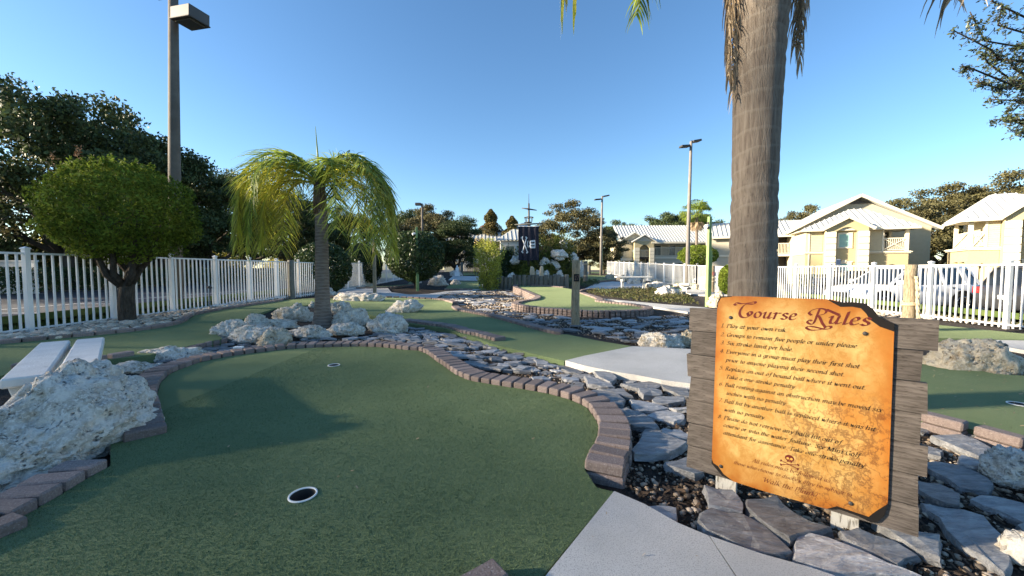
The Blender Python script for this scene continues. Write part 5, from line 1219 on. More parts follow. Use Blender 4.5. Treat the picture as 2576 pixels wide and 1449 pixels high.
def nzz(s, d=5, r=.6, dist=0.0):
    q = nd('ShaderNodeTexNoise'); q.inputs['Scale'].default_value = s; q.inputs['Detail'].default_value = d; q.inputs['Roughness'].default_value = r; q.inputs['Distortion'].default_value = dist; L.new(uv.outputs[0], q.inputs['Vector']); return q.outputs['Fac']
def rmp(f, a, c):
    q = nd('ShaderNodeMapRange'); q.inputs['From Min'].default_value = a; q.inputs['From Max'].default_value = c; L.new(f, q.inputs['Value']); return q.outputs[0]
def mx(f, a, c):
    q = nd('ShaderNodeMix', data_type='RGBA'); L.new(f, q.inputs[0])
    for i, v in ((6, a), (7, c)):
        if isinstance(v, tuple): q.inputs[i].default_value = v+(1,)
        else: L.new(v, q.inputs[i])
    return q.outputs[2]
s_, t_ = sep.outputs[0], sep.outputs[1]
edge = mth('MINIMUM', mth('MINIMUM', s_, mth('SUBTRACT', 1.0, s_)), mth('MINIMUM', mth('ADD', t_, .055), mth('SUBTRACT', 1.0, t_)))
edge2 = mth('ADD', edge, mth('MULTIPLY', mth('SUBTRACT', nzz(3.2, 6), .5), .32))
col_ = mx(rmp(nzz(3.4, 8, .7), .40, .60), (.42, .225, .055), (.60, .41, .15))
col_ = mx(rmp(edge2, .16, .0), col_, (.40, .150, .020))
col_ = mx(rmp(edge2, .05, -.06), col_, (.30, .075, .010))
right = mth('MULTIPLY', rmp(s_, .55, 1.0), rmp(nzz(3.0, 4), .42, .62))
col_ = mx(right, col_, (.42, .15, .02))
crease = mth('SUBTRACT', 1.0, mth('MULTIPLY', mth('ABSOLUTE', mth('SUBTRACT', nzz(9, 6, .65, 1.2), .5)), 26.), True)
col_ = mx(mth('MULTIPLY', crease, .45), col_, (.36, .15, .025))
# the old map, drawn in brown ink in the lower right
dm = mth('MULTIPLY', rmp(mth('ADD', s_, mth('MULTIPLY', nzz(2.1), .25)), .52, .68), rmp(mth('ADD', t_, mth('MULTIPLY', nzz(3.3), .16)), .66, .54))
coast = mth('SUBTRACT', 1.0, mth('MULTIPLY', mth('ABSOLUTE', mth('SUBTRACT', nzz(3.4, 8, .66), .5)), 38.), True)
river = mth('SUBTRACT', 1.0, mth('MULTIPLY', mth('ABSOLUTE', mth('SUBTRACT', nzz(11, 4, .6), .47)), 34.), True)
hills = mth('MULTIPLY', rmp(nzz(34, 3), .64, .70), rmp(nzz(5.5, 2), .50, .58))
ink = mth('MULTIPLY', mth('MAXIMUM', mth('MAXIMUM', coast, mth('MULTIPLY', river, .75)), hills), dm)
col_ = mx(mth('MULTIPLY', ink, .72), col_, (.10, .030, .010))
L.new(col_, b.inputs['Base Color'])
tri = [tuple(t) for t in tessellate_polygon([[Vector((a, c, 0)) for a, c in OUT]])]
def fixt(t):
    a, bb_, c = (Vector(OUT[i]) for i in t); return t if (bb_-a).cross(c-a) > 0 else tuple(reversed(t))
tri = [fixt(t) for t in tri]; k = len(OUT)
vs_ = [tuple(PL(a, c, .0)) for a, c in OUT] + [tuple(PL(a, c, -.006)) for a, c in OUT]
m = MB(); m.add(vs_, tri + [tuple(k+i for i in reversed(t)) for t in tri] + [(i, k+i, k+(i+1) % k, (i+1) % k) for i in range(k)])
plate = m.build('plate', parch, sign)
uvl = plate.data.uv_layers.new(name='UVMap')
for lp_ in plate.data.loops: uvl.data[lp_.index].uv = OUT[lp_.vertex_index % k]
burn = M('burnt_edge', (.008, .006, .005), rough=.7)
def patch(name, pts, e=.0006):
    return print_quads(name, [[Vector(p) for p in q] for q in pts], lambda x, y, z: PL(x, y, e+z), burn, plate)
def band(outer, inner): return [[outer[i], outer[i+1], inner[i+1], inner[i]] for i in range(len(outer)-1)]
patch('burnt_corner', band([(.67, 1.0), (.75, .987), (.80, .990), (.86, .986), (.90, .962), (.925, .930), (.96, .912), (1, .897)], [(.672, .998), (.74, .965), (.80, .968), (.842, .962), (.868, .938), (.885, .912), (.935, .880), (1, .862)]))
patch('burnt_corner', band([(.0, .04), (0, .01), (.03, -.012), (.075, -.044), (.15, -.058)], [(.002, .035), (.012, .016), (.045, .006), (.085, -.032), (.148, -.056)]))
patch('burnt_corner', band([(.70, -.052), (.76, -.034), (.86, -.040), (.925, -.052), (.955, -.038), (.982, .0), (.995, .06)], [(.705, -.050), (.755, -.022), (.86, -.026), (.91, -.028), (.93, -.004), (.955, .022), (.993, .058)]))
patch('burnt_corner', band([(0, .93), (0, .964), (.022, 1.0), (.10, 1.002)], [(.003, .93), (.006, .96), (.026, .992), (.10, .999)]))
LINES = [("1. Play at your own risk.", .031, .456, .822), ("2. Groups to remain five people or under please.", .031, .837, .771), ("3. Six stroke limit per hole.", .032, .493, .724), ("4. Everyone in a group must play their first shot", .031, .842, .675),
 ("prior to anyone playing their second shot.", .073, .773, .627), ("5. Replace an out of bound ball where it went out.", .030, .878, .577), ("Take a one-stroke penalty.", .076, .519, .531), ("6. Ball resting against an obstruction may be moved six", .031, .956, .483),
 ("inches with no penalty.", .083, .47, .436), ("7. Ball hit by another ball is replaced where it was hit", .031, .927, .388), ("with no penalty.", .073, .345, .338), ("8. Please do not retrieve any balls hit out of", .031, .766, .291), ("course or into the water feature. See Mini Golf", .071, .858, .247), ("attendant for assistance. Take one-stroke penalty.", .072, .892, .202)]
SW, SH = (TR-TL).length, (TL-BL).length
for tx, s0, s1, t0 in LINES:
    Q, wd = text_quads(tx, (.050, .028), .016, .22); kx = (s1-s0)/wd; ky = min(kx*SW/SH*1.02, .0470)
    print_quads('text_line', Q, lambda x, y, e: PL(s0+x*kx, t0+y*ky, .0008+e), black, plate)
for tx, s0, s1, t0, kk in [("All rules must be followed as", .268, .715, .085, 1.05), ("those who choose to disobey may be subject to", .149, .826, .045, 1.1), ("'Walk the Plank!'", .332, .659, -.008, 1.05)]:
    Q, wd = text_quads(tx, (.036, .020), .010, .30); kx = (s1-s0)/wd; ky = min(kx*SW/SH*kk, .045)
    print_quads('text_line', Q, lambda x, y, e: PL(s0+x*kx, t0+y*ky, .0008+e), ink_red, plate)
# heading with its swash capitals, in heading units: x 0..1 over the plate width, y in the same scale
HX = SW/SH
def head(strokes, s0, t0, kx, nib=(.045, .024), thin=.013, slant=.16):
    Q = [[Vector((p.x + slant*p.y, p.y)) for p in q] for q in strokes_quads(strokes, nib, thin)]
    return print_quads('heading', Q, lambda x, y, e: PL(s0+x*kx, t0+y*kx*HX, .0008+e), ink_red, plate)
head(["-22 58 -30 62 -22 70 0 66 30 72 52 78 58 72 48 66 22 66 6 50 0 24 8 4 26 -2 46 10 52 24 44 30 34 22 40 10"], .150, .887, .155, (.050, .028), .016)
def word(tx, s0, s1, t0, kk=1.0):
    Q, wd = text_quads(tx, (.060, .032), .018, .16, .03); kx = (s1-s0)/wd
    print_quads('heading', Q, lambda x, y, e: PL(s0+x*kx, t0+y*kx*HX*kk, .0008+e), ink_red, plate)
word('ourse', .243, .507, .887, .95)
head(["20 74 10 0 -4 -8 -18 2 -12 14 -2 10", "-8 40 -20 52 -8 68 20 78 48 70 44 50 14 38 26 34 44 2 60 -22 40 -34 6 -40 -16 -30 -10 -20 20 -22 60 -30 84 -22 78 -12 62 -18", "50 74 100 52", "54 70 104 46"], .590, .880, .130, (.052, .028), .016)
word('ules', .676, .890, .880, .95)
# skull and crossed bones
def skull(x, y): return PL(.4935 + x*.052, .142 + y*.052*HX)
def ell(cx, cy, rx, ry, n_=20): return [Vector((cx+math.cos(6.2832*i/n_)*rx, cy+math.sin(6.2832*i/n_)*ry)) for i in range(n_)]
sk = [ell(0, .22, .52, .46), [Vector(p) for p in ((-.30, -.05), (.30, -.05), (.27, -.36), (-.27, -.36))]]
for sx_ in (-1, 1):
    sk += [[Vector(p) for p in ((-.9*sx_, -.36), (-.86*sx_, -.46), (.9*sx_, -1.02), (.94*sx_, -.92))]]
    for x_, y_ in ((-.92*sx_, -.34), (-.97*sx_, -.47), (.92*sx_, -1.05), (.97*sx_, -.92)): sk.append(ell(x_, y_, .10, .10, 10))
print_quads('skull_emblem', sk, lambda x, y, e: PL(.4935+x*.052, .150+y*.052*HX, .0008+e), ink_red, plate)
print_quads('skull_emblem', [ell(-.20, .18, .15, .15), ell(.20, .18, .15, .15), [Vector((-.05, -.04)), Vector((.05, -.04)), Vector((0, .08))], *[[Vector((x_-.015, -.36)), Vector((x_+.015, -.36)), Vector((x_+.015, -.2)), Vector((x_-.015, -.2))] for x_ in (-.13, 0, .13)]],
            lambda x, y, e: PL(.4935+x*.052, .150+y*.052*HX, .0025+e), M('parchment_gap', (.62, .33, .07), rough=.5), plate)
for s0, t0 in ((.096, .881), (.866, .844), (.065, .010), (.823, .012)):
    m = MB(); cpt = PL(s0, t0, 0); m.tube([cpt, cpt+nrm*.004, cpt+nrm*.006], [.0085, .008, .003], 10); m.build('bolt', metal_dk, sign)
# boards behind the plate
UD = (BR_-BL); UD.z = 0; UD = UD.normalized()
def board(t0, t1, sa, sb, seed):
    rr = random.Random(seed); m = MB(); ns = 5; vs = []; e0, e1 = -.012, -.040
    top = lambda s: PL(s, t1 + rr.uniform(-.002, .002)); 
    ss = [sa + (sb-sa)*i/ns for i in range(ns+1)]
    for s in ss:
        for tt, ee in ((t0, e1), (t0, e0), (t1, e0), (t1, e1)):
            js = rr.uniform(-.008, .008) if s in (sa, sb) else 0
            p = PL(s+js, tt + rr.uniform(-.0015, .0015), ee + rr.uniform(-.001, .001)); vs.append(tuple(p))
    fs = [(4*i+j, 4*(i+1)+j, 4*(i+1)+(j+1) % 4, 4*i+(j+1) % 4) for i in range(ns) for j in range(4)] + [(0, 3, 2, 1)[::-1], (4*ns, 4*ns+1, 4*ns+2, 4*ns+3)[::-1]]
    cen = PL((sa+sb)/2, (t0+t1)/2, -.026)
    ra = math.atan2(UD.y, UD.x); RI = Matrix.Rotation(-ra, 3, 'Z'); m.add([tuple(RI @ (Vector(v)-cen)) for v in vs], fs); o = m.build('board', wood_grey, sign); o.location = cen; o.rotation_euler = (0, 0, ra)
    bm = bmesh.new(); bm.from_mesh(o.data); bmesh.ops.recalc_face_normals(bm, faces=bm.faces[:]); bm.to_mesh(o.data); bm.free()
tt = np.linspace(-.065, .925, 8); LE = [-.185, -.185, -.20, -.185, -.21, -.185, -.20]; RE = [1.135, 1.125, 1.16, 1.135, 1.155, 1.125, 1.185]
for i in range(7): board(tt[i]+.003, tt[i+1]-.002, LE[i], RE[i], i+1)
def inv_foot(s): return PL(s, 0, -.075)
for s in (.09, .80):
    c_ = PL(s, 0, -.062); m = MB(); d_ = UD*.045; nn = nrm*.018; zt_ = PL(s, .8).z
    vs_ = [(c_.x+i*d_.x+j*nn.x, c_.y+i*d_.y+j*nn.y, z) for z in (-.2, zt_) for i, j in ((-1, 1), (1, 1), (1, -1), (-1, -1))]
    m.add(vs_, [(3, 2, 1, 0), (4, 5, 6, 7), (0, 1, 5, 4), (1, 2, 6, 5), (2, 3, 7, 6), (3, 0, 4, 7)]); m.build('leg', M('peeling_white_wood', (.55, .53, .49), (.22, .2, .17), scale=14, rough=.9, bump=.4, lo=.5, hi=.6, stretch=(6, 6, 1)), sign)

# ------------------------------------------------------------------ pirate mast and flag
MY = 26.5; mc = AT(1330, 690, MY); mast = empty('ship_mast', (mc.x, MY, .2), 0, 'dark ship mast with crossed yard and basket lookout above the mound', 'mast')
def mz_(py): return AT(1330, py, MY).z - .2
part('pole', metal_dk, mast, lambda m: m.tube([(0, 0, 0), (0, 0, mz_(562)), (0, 0, mz_(512)), (0, 0, mz_(511)), (0, 0, mz_(487))], [.10, .075, .055, .022, .012], 10))
yl = AT(1312, 524, MY).x - mc.x; yr = AT(1350, 529, MY).x - mc.x
part('yard', metal_dk, mast, lambda m: m.tube([(yl, -.1, mz_(524)), (0, -.1, mz_(526.5)), (yr, -.1, mz_(529.5))], [.03, .055, .03], 8))
yl2 = AT(1294, 566, MY).x - mc.x; yr2 = AT(1366, 562, MY).x - mc.x
part('yard', log_wood, mast, lambda m: m.tube([(yl2, -.12, mz_(565.5)), (0, -.12, mz_(564.5)), (yr2, -.12, mz_(562))], [.03, .06, .03], 8))
def basket(m):
    for z_, r_ in ((mz_(547), .30), (mz_(559.5), .20)):
        m.tube([(math.cos(6.2832*i/20)*r_, math.sin(6.2832*i/20)*r_, z_) for i in range(21)], .028, 6)
    for i in range(8):
        a = 6.2832*i/8; m.bar((math.cos(a)*.30, math.sin(a)*.30, mz_(547)), (math.cos(a)*.20, math.sin(a)*.20, mz_(559.5)), .03, .03)
    m.tube([(0, 0, mz_(560)), (0, 0, mz_(559))], .2, 14)
part('lookout_basket', metal_dk, mast, basket)
f0, f1 = AT(1304, 655, MY-.2), AT(1356, 570, MY-.2); FW, FH = f1.x-f0.x, f1.z-f0.z
flag = empty('pirate_flag', (f0.x, MY-.2, f0.z), 0, 'black hanging flag with white crossed bones and a mirrored letter', 'flag')
def FL(s, t, e=0.0):
    y = -.06*math.sin(s*23 + 1.2*t)*(.35+.65*(1-t)) - .03*math.sin(s*51+2*t)*(1-t) - .10*math.sin(s*3.1)*(1-t)
    return Vector((s*FW + .015*math.sin(t*6), y - e, t*FH + .02*math.sin(s*9)*(1-t) - .02*(1-abs(2*s-1))*t))
gx, gy = 44, 30; vs_ = [tuple(FL(i/gx, j/gy)) for j in range(gy+1) for i in range(gx+1)]
clothm = M('black_flag_cloth', (.026, .025, .038), (.034, .032, .046), scale=3, rough=.85, trans=.12)
fc = link('cloth', np_mesh('cloth', vs_, [(j*(gx+1)+i, j*(gx+1)+i+1, (j+1)*(gx+1)+i+1, (j+1)*(gx+1)+i) for j in range(gy) for i in range(gx)], clothm, True), flag)
part('hem', whitem, flag, lambda m: m.tube([FL(i/12, 1.0, .01)+Vector((0, 0, .02)) for i in range(13)], .025, 6))
QF = []
def seg(a, b_, wd, k_=8):
    a, b_ = Vector(a), Vector(b_); d_ = (b_-a).normalized(); nn = Vector((-d_.y, d_.x))*wd/2
    for i in range(k_): p, q = a.lerp(b_, i/k_), a.lerp(b_, (i+1)/k_); QF.append([p-nn, q-nn, q+nn, p+nn])
    for p, s_g in ((a, -1), (b_, 1)):
        for w_ in (-1, 1): QF.append([Vector((p.x+nn.x*w_*1.1+math.cos(6.2832*i/10)*wd*.75, p.y+nn.y*w_*1.1+d_.y*s_g*wd*.5+math.sin(6.2832*i/10)*wd*.5)) for i in range(10)])
seg((.18, .66), (.42, .26), .045); seg((.40, .66), (.18, .26), .045)
for a, b_ in [((.80, .58), (.80, .38)), ((.80, .575), (.60, .57)), ((.80, .48), (.60, .48)), ((.80, .385), (.60, .39)), ((.60, .57), (.545, .53)), ((.545, .53), (.60, .48)), ((.60, .48), (.535, .435)), ((.535, .435), (.60, .39)), ((.47, .58), (.42, .48)), ((.42, .48), (.48, .40))]:
    aa, bb2 = Vector(a), Vector(b_); d_ = (bb2-aa).normalized(); nn = Vector((-d_.y*.6, d_.x))*.028
    for i in range(6): p, q = aa.lerp(bb2, i/6), aa.lerp(bb2, (i+1)/6); QF.append([p-nn-d_*.008, q-nn+d_*.008, q+nn+d_*.008, p+nn-d_*.008])
print_quads('flag_emblem', QF, lambda x, y, e: FL(x, y, .018+e*20), whitem, flag)
# ------------------------------------------------------------------ buildings
def roof_face(parent, pts, nseam=0, th=.10, mat=None, name='roof'):
    """pts: eave A, eave B, then the ridge points back towards A (3 or 4 corners)"""
    P = [Vector(p) for p in pts]; nn = (P[1]-P[0]).cross(P[-1]-P[0]).normalized()
    if nn.z < 0: nn = -nn
    k = len(P); m = MB(); vs = [tuple(p) for p in P] + [tuple(p-nn*th) for p in P]
    top = list(range(k)); f = (P[1]-P[0]).cross(P[2]-P[0]).dot(nn) > 0
    fs = [tuple(top) if f else tuple(reversed(top)), tuple(k+i for i in (reversed(top) if f else top))] + [((i, k+i, k+(i+1) % k, (i+1) % k) if f else ((i+1) % k, k+(i+1) % k, k+i, i)) for i in range(k)]
    m.add(vs, fs); ro = m.build(name, mat or roofm, parent)
    ex = (P[1]-P[0]).normalized(); ey = nn.cross(ex); 
    if ey.z < 0: ey = -ey
    W = (P[1]-P[0]).length; q = [((p-P[0]).dot(ex), (p-P[0]).dot(ey)) for p in P]
    for i in range(nseam):
        x = W*(i+.5)/nseam; ys_ = []
        for a, b in zip(q[1:], q[2:]+[q[0]]):
            if abs(b[0]-a[0]) > 1e-6 and min(a[0], b[0]) <= x <= max(a[0], b[0]): ys_.append(a[1]+(b[1]-a[1])*(x-a[0])/(b[0]-a[0]))
        if not ys_: continue
        y = max(ys_); lo_ = 0
        if y < .15: continue
        m = MB(); m.bar(P[0]+ex*x+ey*.01+nn*.02, P[0]+ex*x+ey*y+nn*.02, .07, .09, nn); m.build('roof_seam', roofm, ro)
    return ro
def wall(parent, x0, x1, y0, y1, z0, z1, mat, name='wall'):
    return part(name, mat, parent, lambda m: m.box(x0, x1, y0, y1, z0, z1))
def window(parent, x0, x1, z0, z1, y, fr=.12, pane=None, name='window', key=False):
    m = MB(); m.box(x0-fr, x1+fr, y-.06, y, z1, z1+fr); m.box(x0-fr, x1+fr, y-.07, y, z0-fr, z0); m.box(x0-fr, x0, y-.06, y, z0, z1); m.box(x1, x1+fr, y-.06, y, z0, z1)
    if key: m.box(x0-fr-.08, x1+fr+.08, y-.09, y, z1+fr, z1+fr+.09); m.prism([(-.10+(x0+x1)/2, z1+fr-.05), ((x0+x1)/2+.10, z1+fr-.05), ((x0+x1)/2+.16, z1+fr+.2), ((x0+x1)/2-.16, z1+fr+.2)], y-.12, y-.0905)
    w_ = m.build(name, trim, parent)
    part('shutter' if pane is tealm else 'pane', pane or glassm, w_, lambda m: m.box(x0+.002, x1-.002, y-.03, y-.004, z0+.002, z1-.002)); return w_
def railing(parent, a, b, z0, z1, cross=False, n=10, name='railing'):
    a, b = Vector(a), Vector(b); ro = None; m = MB()
    m.bar(a+Vector((0, 0, z1)), b+Vector((0, 0, z1)), .08, .08); m.bar(a+Vector((0, 0, z0+.08)), b+Vector((0, 0, z0+.08)), .06, .06)
    if cross:
        o_ = Vector((b.y-a.y, a.x-b.x, 0)).normalized()*.04
        m.bar(a+o_+Vector((0, 0, z0+.1)), b+o_+Vector((0, 0, z1-.04)), .07, .05); m.bar(a+o_*1.7+Vector((0, 0, z1-.04)), b+o_*1.7+Vector((0, 0, z0+.1)), .07, .05)
    ro = m.build(name, trim, parent)
    me = None
    for i in range(n):
        p = a.lerp(b, (i+.5)/n)
        if me is None: me = box_mesh('baluster', -.02, .02, -.02, .02, 0, z1-z0-.1, trim)
        o = link('baluster', me, ro); o.location = (p.x, p.y, z0+.08)
    return ro
def arch_wall(parent, x0, x1, z0, z1, ax0, ax1, az, y0, y1, mat, rise=.35, name='wall'):
    """wall panel with an arched opening, thickness y0..y1"""
    arc = [(ax1 + (ax0-ax1)*i/10, az + rise*math.sin(math.pi*i/10)) for i in range(11)]
    prof = [(x0, z0), (ax0, z0)] + arc[::-1] + [(ax1, z0), (x1, z0), (x1, z1), (x0, z1)]
    return part(name, mat, parent, lambda m: m.prism(prof, y0, y1))
def quoins(parent, x0, x1, z0, z1, y0, y1, n, mat=None):
    for i in range(n):
        a = z0+(z1-z0)*i/n; b = z0+(z1-z0)*(i+1)/n
        part('quoin', mat or trim, parent, lambda m: m.box(x0, x1, y0, y1, a, b-.07))
    part('quoin_core', greige, parent, lambda m: m.box(x0+.05, x1-.05, y0+.05, y1-.001, z0, z1-.01))
def siding(parent, x0, x1, z0, z1, y, mat, n):
    for i in range(n):
        a = z0+(z1-z0)*i/n; b = z0+(z1-z0)*(i+1)/n
        part('siding_board', mat, parent, lambda m: m.add([(x0, y-.035, a), (x1, y-.035, a), (x1, y-.008, b), (x0, y-.008, b), (x0, y, a), (x1, y, a)], [(0, 1, 2, 3), (4, 5, 1, 0)]))
def cream_house(name, loc, rz, label, mirror=False, number=None, full=True, to=0.0, gh=6.22):
    root = empty(name, loc, rz, label, 'building')
    s = -1 if mirror else 1
    class W:  # mirrored local frame
        pass
    hr = root; bs = 5.6 + to*.6
    if mirror: root.scale = (-1, 1, 1)
    if full:
        # main block and its big gable towards the viewer
        wall(hr, 0, 10.6, 4.2, 15, 0, 5.45, cream)
        part('gable_wall', greige, hr, lambda m: m.prism([(-.3, 5.4), (10.9, 5.4), (5.2, 8.45)], 4.3, 4.5))
        part('gable_vent', metal_dk, hr, lambda m: m.prism([(4.5, 7.95), (6.0, 7.95), (5.25, 8.36)], 4.16, 4.28))
        roof_face(hr, [(-.7, 15.4, 5.33), (-.7, 3.6, 5.33), (5.2, 3.6, 8.72), (5.2, 15.4, 8.72)], 16)
        roof_face(hr, [(11.1, 3.6, 5.33), (11.1, 15.4, 5.33), (5.2, 15.4, 8.72), (5.2, 3.6, 8.72)], 16)
        for a, b in (((-.72, 3.55, 5.25), (5.2, 3.55, 8.66)), ((11.12, 3.55, 5.25), (5.2, 3.55, 8.66))): part('bargeboard', trim, hr, lambda m: m.bar(a, b, .06, .26))
    # front bay
    wall(hr, 0, 1.3+to, 0, 4.2, 0, 2.95, stucco); wall(hr, 0, 1.3+to, 0, 4.2, 3.15, 5.3, cream); siding(hr, .35, 1.28+to, 3.2, 5.25, 0, cream, 14); part('downpipe', trim, hr, lambda m: m.box(.22, .30, -.07, -.0, 0, 5.2))
    wall(hr, 4.3+to, bs, 0, 4.2, 3.15, 5.3, cream); siding(hr, 4.32+to, bs-.1, 3.2, 5.25, 0, cream, 14)
    part('corner_trim', trim, hr, lambda m: m.box(bs-.1, bs+.02, -.05, .05, 3.15, 5.3))
    arch_wall(hr, 4.3+to, 7.3, 0, 2.95, 5.75+to*.45, 6.75, 1.75, 0, .3, stucco, .25); wall(hr, 4.3+to, 5.4+to*.4, .3, 4.2, 0, 2.95, stucco)
    part('arch_pier', trim, hr, lambda m: (m.box(5.2+to*.6, 5.74+to*.45, -.07, -.002, 0, 1.7), m.box(6.76, 7.32, -.07, -.002, 0, 1.7)))
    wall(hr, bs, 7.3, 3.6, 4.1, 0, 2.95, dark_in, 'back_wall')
    part('floor_band', trim, hr, lambda m: m.box(-.08, 7.42, -.10, 4.3, 2.95, 3.15)); part('floor_band', trim, hr, lambda m: m.box(-.14, 7.5, -.17, 4.3, 3.04, 3.11))
    # balcony at the corner
    if full: wall(hr, 5.6, 7.3, 3.2, 3.5, 3.15, 5.3, cream, 'back_wall'); window(hr, 5.9, 6.5, 3.3, 5.0, 3.19, .07); window(hr, 6.75, 7.1, 3.3, 5.0, 3.19, .07)
    part('balcony_post', trim, hr, lambda m: m.box(7.08, 7.3, .0, .22, 3.15, 5.3)); part('balcony_post', trim, hr, lambda m: m.box(7.1, 7.3, 2.9, 3.1, 3.15, 5.3))
    railing(hr, (bs+.02, .06, 0), (7.08, .06, 0), 3.17, 4.25, True, 11 if full else 7); railing(hr, (7.22, .25, 0), (7.22, 2.9, 0), 3.17, 4.25, True, 16)
    arch_wall_side = part('side_wall', stucco, hr, lambda m: (m.box(7.0, 7.3, .3, .55, 0, 2.95), m.box(7.0, 7.3, 1.6, 1.9, 0, 2.95), m.box(7.0, 7.3, 2.9, 4.2, 0, 2.95), m.box(7.0, 7.299, .55, 2.9, 2.1, 2.95)))
    # hip roof over the bay
    roof_face(hr, [(-.45, -.5, 5.22), (7.8, -.5, 5.22), (5.3, 3.55, 7.35), (4.3, 3.55, 7.35)], 17)
    roof_face(hr, [(7.8, -.5, 5.22), (7.8, 3.55, 5.22), (5.3, 3.55, 7.35)], 8)
    part('fascia', trim, hr, lambda m: (m.box(-.47, 7.82, -.56, -.5, 5.0, 5.2), m.box(7.8, 7.86, -.5, 3.6, 5.0, 5.2), m.box(-.47, 7.8, -.5, 3.6, 5.06, 5.1)))
    # tower with its own gable and arched recess
    arch_wall(hr, 1.3+to, 4.3+to, 0, 5.35, 2.0+to, 3.62+to, 4.9, -.75, -.25, stucco, .38, 'tower_wall'); wall(hr, 1.32+to, 4.28+to, -.25, .4, 0, 5.5, stucco, 'recess_wall')
    part('tower_gable', stucco, hr, lambda m: m.prism([(1.3+to, 5.352), (4.3+to, 5.352), (2.8+to, gh-.17)], -.75, -.25))
    quoins(hr, 1.26+to, 2.02+to, 0, 4.95, -.84, -.752, 9); quoins(hr, 3.60+to, 4.34+to, 0, 4.95, -.84, -.752, 9)
    roof_face(hr, [(.95+to, 3, 5.15), (.95+to, -1.0, 5.15), (2.8+to, -1.0, gh), (2.8+to, 3, gh)], 5); roof_face(hr, [(4.65+to, -1.0, 5.15), (4.65+to, 3, 5.15), (2.8+to, 3, gh), (2.8+to, -1.0, gh)], 5)
    for a, b in (((.93+to, -1.03, 5.08), (2.8+to, -1.03, gh-.06)), ((4.67+to, -1.03, 5.08), (2.8+to, -1.03, gh-.06))): part('bargeboard', trim, hr, lambda m: m.bar(a, b, .07, .24))
    window(hr, 2.40+to, 3.22+to, 3.55, 4.7, -.252, .13, tealm); window(hr, 2.40+to, 3.22+to, .9, 2.05, -.252, .13, tealm, key=True)
    if number:
        pl = part('number_plate', trim, hr, lambda m: m.prism([(2.50+to, 2.72), (3.12+to, 2.72), (3.18+to, 2.79), (3.18+to, 3.05), (3.12+to, 3.12), (2.50+to, 3.12), (2.44+to, 3.05), (2.44+to, 2.79)], -.34, -.252))
        Q, wd = text_quads(number, (.04, .02), .02, 0, .06); sx = .42/wd
        fn = (lambda x, y, e: Vector((3.02+to - x*sx, -.343-e, 2.81 + y*.30))) if mirror else (lambda x, y, e: Vector((2.60+to + x*sx, -.343-e, 2.81 + y*.30)))
        print_quads('numerals', Q, fn, metal_dk, pl)
    if full:
        # recessed left wing
        wall(hr, -7.5, -1.7, 5.2, 12, 0, 5.3, greige); siding(hr, -7.5, -1.75, 3.2, 5.1, 5.2, greige, 13)
        wall(hr, -1.7, 0, 6.6, 7, 0, 5.3, dark_in, 'back_wall'); part('floor_band', trim, hr, lambda m: m.box(-7.5, 0, 5.1, 6.6, 2.95, 3.15)); railing(hr, (-1.68, 5.3, 0), (-.02, 5.3, 0), 3.17, 4.3, False, 13)
        part('wing_post', trim, hr, lambda m: m.box(-1.82, -1.68, 5.12, 5.22, 0, 5.2))
        roof_face(hr, [(-8, 4.6, 5.15), (.2, 4.6, 5.15), (2.2, 8, 7.0), (-8, 8, 7.0)], 18); part('fascia', trim, hr, lambda m: m.box(-8, .2, 4.54, 4.6, 4.95, 5.15))
    return root
cream_house('apartment_house', (27.35, 36.0, -.5), R(-22.7), 'cream house with big white gable roof and teal shuttered tower')
H3 = cream_house('apartment_house', (39.5, 24.2, -.5), R(-35), 'cream house at the right edge with number 205 on its tower', True, '205', False, 1.5, 6.8)

# the arched building in the middle distance
Y1 = 62.; ab = empty('apartment_building', (17.5, Y1, -.5), R(-2), 'long cream building with arches and white ribbed roof behind the right fence', 'building')
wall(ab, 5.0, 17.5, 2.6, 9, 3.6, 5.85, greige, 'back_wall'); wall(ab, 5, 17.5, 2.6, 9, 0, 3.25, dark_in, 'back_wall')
part('floor_band', trim, ab, lambda m: m.box(4.9, 16.8, -.1, 2.6, 3.25, 3.6))
for k in range(4): arch_wall(ab, 4.95+k*3.0, 4.95+(k+1)*3.0-.004, 0, 3.25, 5.3+k*3.0, 7.6+k*3.0, 1.9, 0, .3, greige, .62)
railing(ab, (4.95, .05, 0), (10.9, .05, 0), 3.65, 5.0, False, 30); railing(ab, (11.1, .05, 0), (16.4, .05, 0), 3.65, 5.0, False, 27)
for x in (11.0, 16.4): part('column', trim, ab, lambda m: m.box(x-.1, x+.1, -.06, .14, 3.6, 5.85))
for x in (6.2, 8.6, 12.6, 14.9): window(ab, x, x+1.0, 3.9, 5.5, 2.59, .1)
roof_face(ab, [(4.6, -.6, 5.9), (16.5, -.6, 5.9), (17.6, 4.6, 9.05), (-.1, 4.6, 9.05)][:2] + [(16.5, 4.6, 9.05), (4.6, 4.6, 9.05)], 26)
roof_face(ab, [(-.3, .6, 6.6), (4.6, .6, 6.6), (4.6, 4.6, 9.05), (-.3, 4.6, 9.05)], 10)
roof_face(ab, [(16.5, -.6, 5.9), (18.5, 1.2, 5.9), (16.5, 4.6, 9.05)], 4)
part('fascia', trim, ab, lambda m: m.box(4.6, 16.5, -.66, -.6, 5.65, 5.9))
wall(ab, .3, 2.0, .5, 9, 0, 2.95, stucco); wall(ab, .3, 2.0, .5, 9, 3.3, 6.2, cream); siding(ab, .3, 2.0, 3.3, 6.0, .5, cream, 16); part('floor_band', trim, ab, lambda m: m.box(.2, 2.0, .38, 1, 2.95, 3.3))
